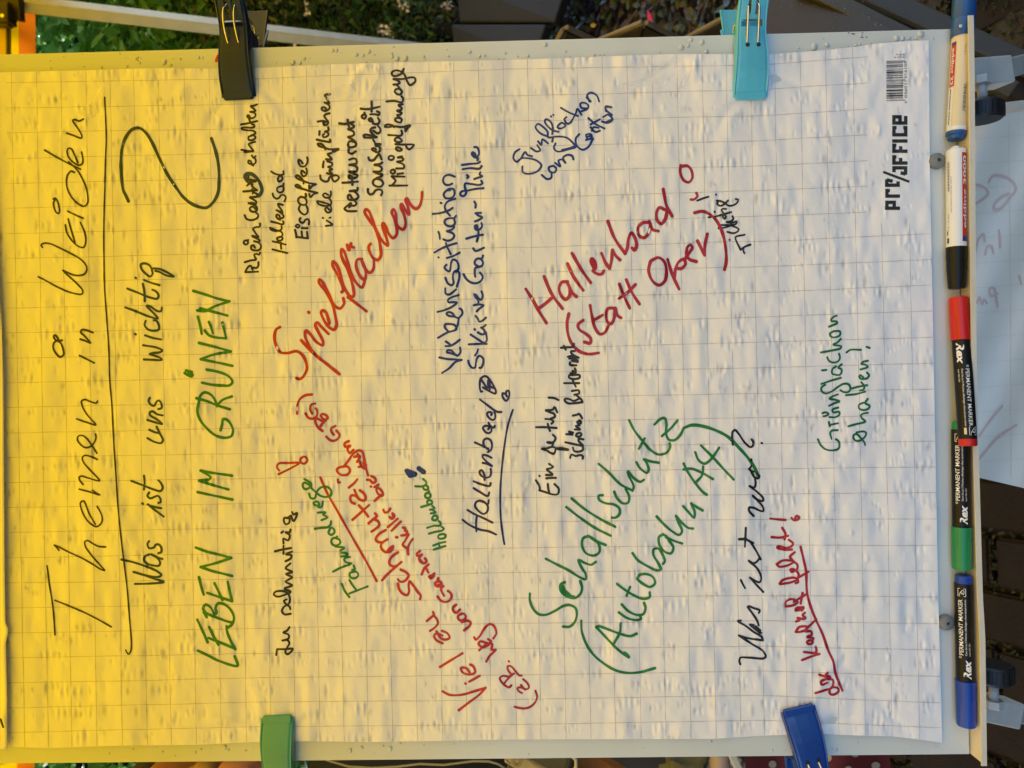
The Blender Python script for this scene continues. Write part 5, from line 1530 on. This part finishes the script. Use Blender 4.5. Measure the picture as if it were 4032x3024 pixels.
def shrub(name, x0, x1, z0, z1, yfront, depth, n, size, m, label, cat='shrub', singles=40, narrow=1., group=None, flowers=0, twigs=10, clump=.1):
    root = empty(name, ((x0 + x1) / 2, yfront + depth / 2, 0), label, cat, group)
    vs, fs = [], []; cl = [Vector((random.uniform(x0, x1), yfront + depth * random.random() ** 1.6, random.uniform(z0, z1))) for _ in range(max(6, n // 55))]
    def spot():
        c_ = random.choice(cl); p = c_ + Vector((random.gauss(0, clump), random.gauss(0, clump * .6), random.gauss(0, clump)))
        return p
    for _ in range(n): one_leaf(vs, fs, spot(), size * random.uniform(.55, 1.25), random.uniform(0, 6.28), random.uniform(-1.1, .9), random.uniform(-.7, .7), narrow)
    o = link('foliage', mesh(vs, fs), m, root); o['kind'] = 'stuff'
    lm = []
    for q in range(3):
        v1, f1 = [], []; one_leaf(v1, f1, Vector((0, 0, 0)), size * (1.1 + .15 * q), 0, .2 * q, 0, narrow); me = mesh(v1, f1, 'leaf'); me.materials.append(m); lm.append(me)
    for q in range(singles):
        o = bpy.data.objects.new('leaf', lm[q % 3]); C.objects.link(o); o.parent = root; o.matrix_parent_inverse = pinv(root)
        o.location = (random.uniform(x0, x1), yfront - random.uniform(-.05, .04), random.uniform(z0, z1)); o.rotation_euler = (random.uniform(-1.2, .4), random.uniform(-.7, .7), random.uniform(0, 6.28))
    for q in range(twigs):
        a = Vector((random.uniform(x0, x1), yfront + depth * .6, random.uniform(z0, z1 * .8))); b = a + Vector((random.uniform(-.3, .3), -depth * .55, random.uniform(.1, .5)))
        tube('twig', [a, (a + b) / 2 + Vector((.03, 0, .04)), b], [.007, .005, .002], M['bark'], root, 5)
    tube('stem', [Vector(((x0 + x1) / 2, yfront + depth * .7, -.02)), Vector(((x0 + x1) / 2 + .05, yfront + depth * .7, z0 + .3)), Vector(((x0 + x1) / 2, yfront + depth * .6, z1 * .9))], [.04, .03, .012], M['bark'], root, 8)
    if flowers:
        vs, fs = [], []
        for q in range(flowers):
            c_ = Vector((random.uniform(x0, x1), yfront - random.uniform(-.05, .08), random.uniform(z0, z1 * .85)))
            for k in range(16): one_leaf(vs, fs, c_ + Vector((random.gauss(0, .014), random.gauss(0, .010), random.gauss(0, .014))), .017, random.uniform(0, 6.28), random.uniform(-1.5, 1.5), random.uniform(-1, 1), 1.8)
        o = link('blossom', mesh(vs, fs), M['bloom'], root); o['kind'] = 'stuff'
    return root
HY = 3.35
shrub('laurel_shrub', 1.15, 2.3, 1.30, 2.5, HY, .7, 8200, .078, M['laurel'], 'bright green laurel hedge bush with glossy leaves behind the grey tent pole', singles=110, clump=.12, narrow=1.15)
shrub('conifer_shrub', 1.35, 2.3, 1.02, 1.55, HY - .15, .6, 7500, .028, M['conifer'], 'yellowish olive conifer bush in the hedge beside the navy clip', singles=0, clump=.07, narrow=1.4)
shrub('flowering_shrub', 1.1, 2.4, .42, 1.30, HY - .12, .6, 9000, .034, M['small_leaf'], 'dark small leaved bush dotted with white blossom low in the hedge', singles=0, flowers=34, clump=.09)
shrub('laurel_shrub', 1.1, 2.3, .6, 1.35, HY + .15, .5, 2600, .07, M['laurel'], 'darker laurel branches showing low between the blossom bush twigs', singles=30, clump=.12)
shrub('laurel_shrub', -2.6, -1.25, 1.1, 2.5, HY, .7, 6500, .075, M['laurel'], 'green laurel bush glimpsed past the other board edge under the tent valance', singles=50, clump=.12)
shrub('small_leaved_shrub', -1.25, 1.15, .0, 2.6, HY + .1, .6, 9000, .07, M['laurel'], 'mid part of the hedge standing directly behind the flip chart', singles=0, clump=.16)
shrub('small_leaved_shrub', -2.6, -1.25, .0, 1.1, HY, .6, 5000, .05, M['small_leaf'], 'dark low bush under the laurel at the far end of the hedge', singles=0, clump=.12)
M['shade_fill'] = mat('shade_fill', (.006, .009, .004), 1.0, spec=0, bump=1, bscale=8)
hc = link('hedge_shade', mesh([(-6, HY + .8, -.02), (6, HY + .8, -.02), (6, HY + 1.6, 3.1), (-6, HY + 1.6, 3.1), (-6, HY + 2, -.02), (6, HY + 2, -.02), (6, HY + 2, 3.1), (-6, HY + 2, 3.1)], BOXF), M['shade_fill'])  # dark slab added to fill leaf gaps with shade and block the sky
tagk(hc, 'added dark slab behind the leaves, standing in for the shade inside the hedge', 'hedge')

# ------------------------------------------------------------ things lying beyond the right hand edge of the board
M['beige'] = mat('beige', (.17, .13, .085), .45, noise=.25, nscale=30)
M['brown_panel'] = mat('brown_panel', (.028, .019, .004), .4, noise=.3, nscale=5, bump=.12, bscale=12)
M['grey_rail'] = mat('grey_rail', (.042, .042, .035), .45, noise=.15, nscale=20)
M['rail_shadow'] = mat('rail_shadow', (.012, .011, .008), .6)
zz = empty('zigzag_board', P(2540, 90, 1.5), 'beige edged brown board folded in a zigzag, standing beside the flip chart', 'folding board')
def panel(q0, q1, depth0, depth1, wd):
    a, b = P(*q0, depth0), P(*q1, depth1)
    boxpts(a, b, AF, AU, .016, wd, 'panel_edge', M['beige'], zz, .002)
    down = np.array([0, .25, -1.0]) * .0 + AF * .5 - AU * .06
    vs = [a, b, b + AF * .45 - AU * .04, a + AF * .45 - AU * .04]
    o = link('panel', mesh(vs, [(0, 1, 2, 3)]), M['brown_panel'], zz); md = o.modifiers.new('s', 'SOLIDIFY'); md.thickness = .008
D1 = 1.25
for (q0, q1, d0, d1) in (((2120, 300), (2222, 112), 1.30, 1.22), ((2222, 112), (2420, 205), 1.22, 1.36), ((2310, 185), (2537, 92), 1.42, 1.28), ((2537, 92), (2760, 205), 1.28, 1.45), ((2660, 178), (2900, 50), 1.46, 1.32), ((2900, 50), (2990, -30), 1.32, 1.24), ((2985, 150), (3090, 85), 1.28, 1.22), ((3040, 160), (3112, 96), 1.25, 1.22)):
    panel(q0, q1, d0, d1, .0075)
tbl = empty('folded_table', P(3200, 30, 1.15), 'wet brown folding table top with grey metal rails, leaning behind the board corner', 'table')
def plate(pts, m, name, th=.008, parent=None):
    o = link(name, mesh(pts, [tuple(range(len(pts)))]), m, parent); md = o.modifiers.new('s', 'SOLIDIFY'); md.thickness = th; return o
plate([P(2940, -80, 1.16), P(3140, -80, 1.13), P(3520, 135, 1.06), P(3700, 330, 1.05), P(3000, 330, 1.12)], M['brown_panel'], 'table_top', parent=tbl)
boxpts(P(3150, -60, 1.11), P(3990, 360, 1.02), AU, -AF, .022, .016, 'rail', M['grey_rail'], tbl, .002)
boxpts(P(3345, -60, 1.13), P(4130, 295, 1.06), AU, -AF, .028, .016, 'rail', M['grey_rail'], tbl, .002)
boxpts(P(3240, -60, 1.15), P(4070, 340, 1.08), AU, -AF, .045, .008, 'gap_shade', M['rail_shadow'], tbl)  # dark strip painted as the shaded gap between the two rails
# beads of rain on the table
def beads(name, pts, m, parent, nrm=None, kind='stuff'):
    vs, fs = [], []
    for (p, r, n_) in pts:
        n_ = np.array(n_); a = np.cross(n_, [.3, .5, .81]); a /= np.linalg.norm(a); b = np.cross(n_, a); b0 = len(vs); st = random.uniform(.75, 1.35)
        for (rr, hh) in ((1, 0), (.85, .28), (.5, .45)):
            for k in range(8):
                t = math.pi * k / 4; vs.append(p + (a * math.cos(t) * st + b * math.sin(t)) * r * rr + n_ * r * hh)
        vs.append(p + n_ * r * .5)
        for i in range(2):
            for k in range(8): fs.append((b0 + i * 8 + k, b0 + i * 8 + (k + 1) % 8, b0 + i * 8 + 8 + (k + 1) % 8, b0 + i * 8 + 8 + k))
        for k in range(8): fs.append((b0 + 16 + k, b0 + 16 + (k + 1) % 8, b0 + 24))
    o = link(name, mesh(vs, fs), m, parent, smooth=True); o['kind'] = kind; return o
bd = []
for (px, py, r) in [(1190, 231, 3.6), (810, 210, 0)]: pass
def bp(px, py, r): u, v = toboard(np.array(float(px)), np.array(float(py)), 0.); return (W(u, v, .0001), r * .00025, EN)
droplist = [(646, 245, 9), (672, 256, 6), (535, 230, 6), (542, 226, 5), (782, 227, 5), (796, 227, 5), (500, 262, 5), (550, 248, 4), (710, 232, 4), (400, 265, 4), (200, 268, 3), (330, 262, 3),
            (1153, 247, 9), (1181, 248, 6), (1198, 231, 6), (1310, 199, 6), (1324, 199, 6), (1402, 216, 8), (1429, 219, 6), (1452, 203, 7), (1475, 216, 3), (1541, 212, 6), (1543, 224, 6), (1563, 231, 9), (1597, 230, 8), (1548, 184, 5),
            (1668, 223, 6), (1766, 222, 4), (1761, 196, 3), (1850, 205, 6), (1888, 222, 5), (1909, 219, 4), (1990, 210, 4), (2146, 176, 9), (2078, 220, 6), (2038, 222, 4), (2228, 203, 4), (2341, 217, 4),
            (2683, 187, 9), (2709, 180, 7), (2720, 157, 7), (2764, 167, 8), (2780, 206, 9), (2890, 290 - 110, 4), (3205, 186, 11), (3256, 178, 9), (3370, 182, 7), (3385, 180, 5), (3530, 152, 9), (3555, 152, 7), (3581, 150, 6), (3625, 135, 12), (3672, 175, 5), (3145, 190, 4), (3608, 152, 4), (3390, 139, 5),
            (640, 2960, 4), (690, 2975, 3), (770, 2962, 4), (792, 2950, 4), (885, 2942, 7), (900, 2952, 4), (430, 2967, 3), (968, 2955, 4),
            (1378, 2955, 7), (1424, 2943, 7), (1536, 2948, 8), (1509, 2937, 4), (1577, 2926, 5), (2800, 2921, 4), (3040, 2955, 4), (3275, 2948, 3), (3290, 2952, 6), (3378, 2923, 2)]
for _ in range(60): droplist.append((random.uniform(60, 3740), random.choice([0, 0, 1]) * 2720 + random.uniform(205, 250) - 0, random.uniform(1.2, 3)))
dl = []
for (px, py, r) in droplist:
    top_lim = np.interp(px, top_x, top_y) - 5; bot_lim = np.interp(px, bot_x, bot_y) + 6
    edge_t = 213 + (112 - 213) * px / 3760 + 8; edge_b = 3008 - 37 * px / 3820 - 6
    if py < 1500: py = min(max(py, edge_t), top_lim)
    else: py = min(max(py, bot_lim), edge_b)
    if py < 1500 and (868 < px < 992 or 2885 < px < 3020): continue
    dl.append(bp(px, py, r * 1.25))
wd_ = beads('water_drops', dl, M['water'], chart)
tb = []
for _ in range(26):
    px, py = random.uniform(3060, 3480), random.uniform(5, 118); tb.append((P(px, py, 1.095 - (px - 3060) * .00005), random.uniform(.0006, .0014), -AF))
for _ in range(5): px = random.uniform(3280, 3520); tb.append((P(px, (px - 3270) * .5 + random.uniform(-8, 8), 1.03), random.uniform(.001, .002), -AF))
beads('rain_beads', tb, mat('rain', (.10, .09, .06), .1, coat=.6), tbl)

# ------------------------------------------------------------ back pages hanging below the tray
hp_ = empty('hanging_sheet', P(3950, 1150, .86), 'turned over flip chart sheet hanging below the tray, faint red writing showing through', 'paper sheet')
def hang(dz, x0, ytop0, ytop1, ybot0, ybot1):
    s = np.linspace(0, 1, 60)[:, None]; t = np.linspace(0, 1, 90)[None, :]
    px = x0 + s * (4400 - x0) + 0 * t; yt = np.interp(px, [3800, 3835, 3910, 4032, 4400], ytop0); yb = np.interp(px, [3800, 3851, 4032, 4400], ybot0)
    py = yt + (yb - yt) * t; d = .845 + dz + .012 * np.sin((py - 400) / 260.) + .10 * ((px - 3800) / 600) ** 1.5 + .004 * np.sin(px / 37. + py / 90.)
    return CAM + ray(px, py) * d[..., None], px, py
g1, _, _ = hang(0, 3795, [478, 470, 462, 435, 430], None, [1868, 1880, 1922, 2020], None)
M['paper_back'] = mat('paper_back', (.94, .82, .66), .7, bump=.2, bscale=30)
M['paper_under'] = mat('paper_under', (.94, .82, .66), .7, bump=.2, bscale=30)
grid_obj('sheet', g1, M['paper_back'], hp_)
g2, _, _ = hang(.02, 3850, [455, 440, 408, 394, 360], None, [1860, 1862, 1890, 1980], None)
grid_obj('under_sheet', g2, M['paper_under'], hp_)
def onhang(px, py, off=0.):
    d = .845 + .012 * np.sin((py - 400) / 260.) + .10 * (np.maximum(px - 3800, 0) / 600) ** 1.5 + .004 * np.sin(px / 37. + py / 90.) - .0012
    return CAM + ray(px, py) * d[..., None], 0, 0
acc = ([], [], [])
for s in ('F8 320,1190 350,1150 410,1150 470,1180 500,1230 460,1290 400,1360 355,1365 360,1330 400,1290 450,1265', 'F8 222,1200 290,1225 318,1265 270,1310 225,1335', 'T31 2000,335 2012,400 2012,480',
          'T31 1955,525 1940,470 1905,470 1885,540', 'T31 1800,525 1835,400 1870,370 1880,430', 'T31 1990,980 1955,820 1920,830 1935,890 1990,870', 'T31 1900,950 1875,920 1860,960 1840,910', 'T31 1815,950 1835,900',
          'T31 2170,720 2190,790', 'T32 1830,470 1930,330 2030,210', 'T32 1830,665 1990,480 2150,370'):
    ribbon(parse(s), 9, 0, acc)
V_ = acc[0]; o = flush('show_through_writing', acc, M['ink_pale'], hp_, surf=onhang, base=0); o['kind'] = 'stuff'
acc = ([], [], [])
for px in (3972, 4090): ribbon(np.array([(px, 480), (px + 6, 1000), (px + 10, 1885)], float), 2.2, 0, acc, caps=False)
for y in range(540, 1880, 98): ribbon(np.array([(3842, y + 6), (4032, y - 8), (4200, y - 22)], float), 2.0, 0, acc, caps=False)
M['faint_grid'] = mat('faint_grid', (.84, .74, .60), .7); flush('printed_grid', acc, M['faint_grid'], hp_, surf=onhang, base=0)

# ------------------------------------------------------------ things glimpsed past the left hand edge of the board
def soft(name, cpx, cpy, d, rx, ry, rz, m, label, cat, seed=1, rough_=.12):
    rr = random.Random(seed); bm = bmesh.new(); bmesh.ops.create_icosphere(bm, subdivisions=4, radius=1)
    ph = [rr.uniform(0, 6) for _ in range(6)]
    for v in bm.verts:
        c_ = v.co.copy(); f = 1 + rough_ * (math.sin(c_.x * 4 + ph[0]) * math.sin(c_.y * 5 + ph[1]) + .5 * math.sin(c_.z * 9 + ph[2] + c_.x * 3) + .3 * math.sin(c_.y * 14 + ph[3]))
        q = Vector([math.copysign(abs(a) ** .8, a) for a in c_]) * f
        v.co = V(P(cpx, cpy, d)) + V(AR) * q.x * rx + V(AU) * q.y * ry + V(AF) * q.z * rz
    o = bmesh_obj(name, bm, m, smooth=True); tagk(o, label, cat); return o
mk = lambda n, c, r=.7, **k: mat(n, c, r, **k)
soft('black_bag', 1560, 3210, 1.35, .30, .10, .12, mk('bag_black', (.006, .006, .006)), 'black bag below the board edge with a pale cord lying over it', 'bag', 3, .04)
tagk(tube('cord', [P(*q) for q in ((1230, 2962, 1.18), (1294, 2995, 1.18), (1373, 3018, 1.18), (1467, 3024, 1.18), (1560, 3019, 1.18), (1653, 3008, 1.18), (1747, 3012, 1.18), (1863, 2997, 1.18), (1925, 2998, 1.18), (1961, 3008, 1.18), (2010, 3040, 1.18))], .0016, mk('cord', (.32, .28, .18))), 'thin pale cord trailing across the black bag', 'cord')
cb = empty('canvas_bag', P(2140, 3100, 1.3), 'olive canvas bag with a yellow leather strap, eyelet and rope handle', 'bag')
bagm = mk('canvas', (.10, .085, .05), .8, bump=.4, bscale=200); lth = mk('leather', (.42, .33, .13), .6, bump=.5, bscale=160)
boxpts(P(2015, 3120, 1.3), P(2265, 3120, 1.28), AU, AF, .118, .10, 'body', bagm, cb, .008)
boxpts(P(1998, 2972, 1.22), P(2180, 3075, 1.22), AU, AF, .022, .010, 'strap', lth, cb, .002)
lathe('eyelet', P(2037, 2997, 1.205), -AF, [(0, .0085), (.003, .0085), (.003, .004), (.0005, .0035)], mk('brass', (.30, .20, .06), .4, metal=.7), cb, 20, cap=False)
tube('rope_handle', [P(2230, 3090, 1.22), P(2268, 3020, 1.22), P(2268, 2992, 1.22), P(2250, 2975, 1.22)], .0028, mk('rope', (.55, .50, .38)), cb)
tube('drawstring', [P(1985, 2965, 1.2), P(1990, 2990, 1.2), P(2010, 3008, 1.2)], .0012, mk('string', (.30, .27, .18)), cb)
ob = boxpts(P(2270, 2975, 1.36), P(2500, 3120, 1.30), AU, AF, .05, .02, 'wooden_board', mk('orange_wood', (.22, .085, .02), .5, noise=.3, nscale=12)); tagk(ob, 'orange brown wooden board slanting between the canvas bag and dark gap', 'board')
ob = boxpts(P(2255, 3040, 1.42), P(2620, 2985, 1.42), AU, AF, .06, .02, 'wooden_board', mk('dark_wood', (.035, .022, .010), .5)); tagk(ob, 'dark brown board lying beneath the orange brown one', 'board')
soft('crumpled_cloth', 2700, 3080, 1.3, .042, .052, .05, mk('cloth_green', (.13, .13, .07), .8, noise=.6, nscale=25), 'crumpled grey green cloth between the dark gap and the pinkish tube', 'cloth', 8, .25)
ob = lathe('pink_tube', P(2835, 2960, 1.26), -AU, [(0, .014), (.002, .0165), (.12, .0165), (.121, .002)], mk('pinkish', (.34, .26, .23), .4)); tagk(ob, 'dull pinkish grey tube beside the pale metal bar', 'tube')
ob = boxpts(P(2868, 2940, 1.22), P(2958, 3140, 1.22), AR, -AF, .012, .018, 'metal_bar', mk('bar', (.46, .48, .44), .35)); tagk(ob, 'pale grey metal bar slanting in front of the red spotted cloth', 'bar'); bevel(ob, .002)
tc_ = empty('spotted_tablecloth', P(3200, 3150, 1.35), 'dark red tablecloth with large pale polka dots below the blue clip', 'tablecloth')
s = np.linspace(0, 1, 60)[:, None]; t = np.linspace(0, 1, 40)[None, :]
def onred(px, py, off=0.):
    d = 1.34 + .012 * np.sin(px / 60.) + .02 * np.sin(px / 150. + 1) - off
    return CAM + ray(px, py) * d[..., None], 0, 0
qx = 2925 + s * (3500 - 2925) + 40 * t; qy = 2930 + t * 420 + 0 * s + 30 * (s - .5)
g_, _, _ = onred(qx, qy); grid_obj('cloth', g_, mk('spotted_red', (.085, .003, .005), .75), tc_)
M['dot'] = mk('dot', (.30, .26, .21), .8)
for (px, py, rx, ry) in ((3042, 3010, 15, 15), (3260, 2984, 15, 15), (3368, 2972, 14, 9), (3341, 3028, 14, 12), (3448, 3014, 17, 14), (3150, 3045, 15, 15), (2960, 3060, 15, 15)):
    V_ = [np.array([px, py], float)] + [np.array([px + rx * math.cos(k * math.pi / 10), py + ry * math.sin(k * math.pi / 10)]) for k in range(20)]
    flush('dot', (V_, [(0, 1 + k, 1 + (k + 1) % 20) for k in range(20)], [0.] * 21), M['dot'], tc_, surf=onred, base=.002)
soft('orange_bundle', 690, 3085, 1.45, .055, .045, .05, mk('orange_cloth', (.30, .11, .02), .8, noise=.3, nscale=10), 'rust orange soft bundle under the board edge left of the green clip', 'bundle', 12, .05)
soft('brown_bundle', 815, 3088, 1.42, .040, .045, .05, mk('brown_cloth', (.10, .055, .02), .8, col2=(.26, .15, .04), nscale=12), 'brown and ochre folded bundle between the orange and the pink one', 'bundle', 14, .12)
soft('pink_bundle', 950, 3082, 1.40, .047, .047, .04, mk('pink_cloth', (.33, .17, .13), .6, col2=(.30, .09, .08), nscale=9), 'dull pink rounded bundle just above the sea green clip handle', 'bundle', 17, .06)
soft('dark_bundle', 580, 3080, 1.5, .032, .040, .04, mk('dark_cloth', (.02, .014, .007), .8), 'dark brown bundle between the hedge leaves and the orange bundle', 'bundle', 19, .06)
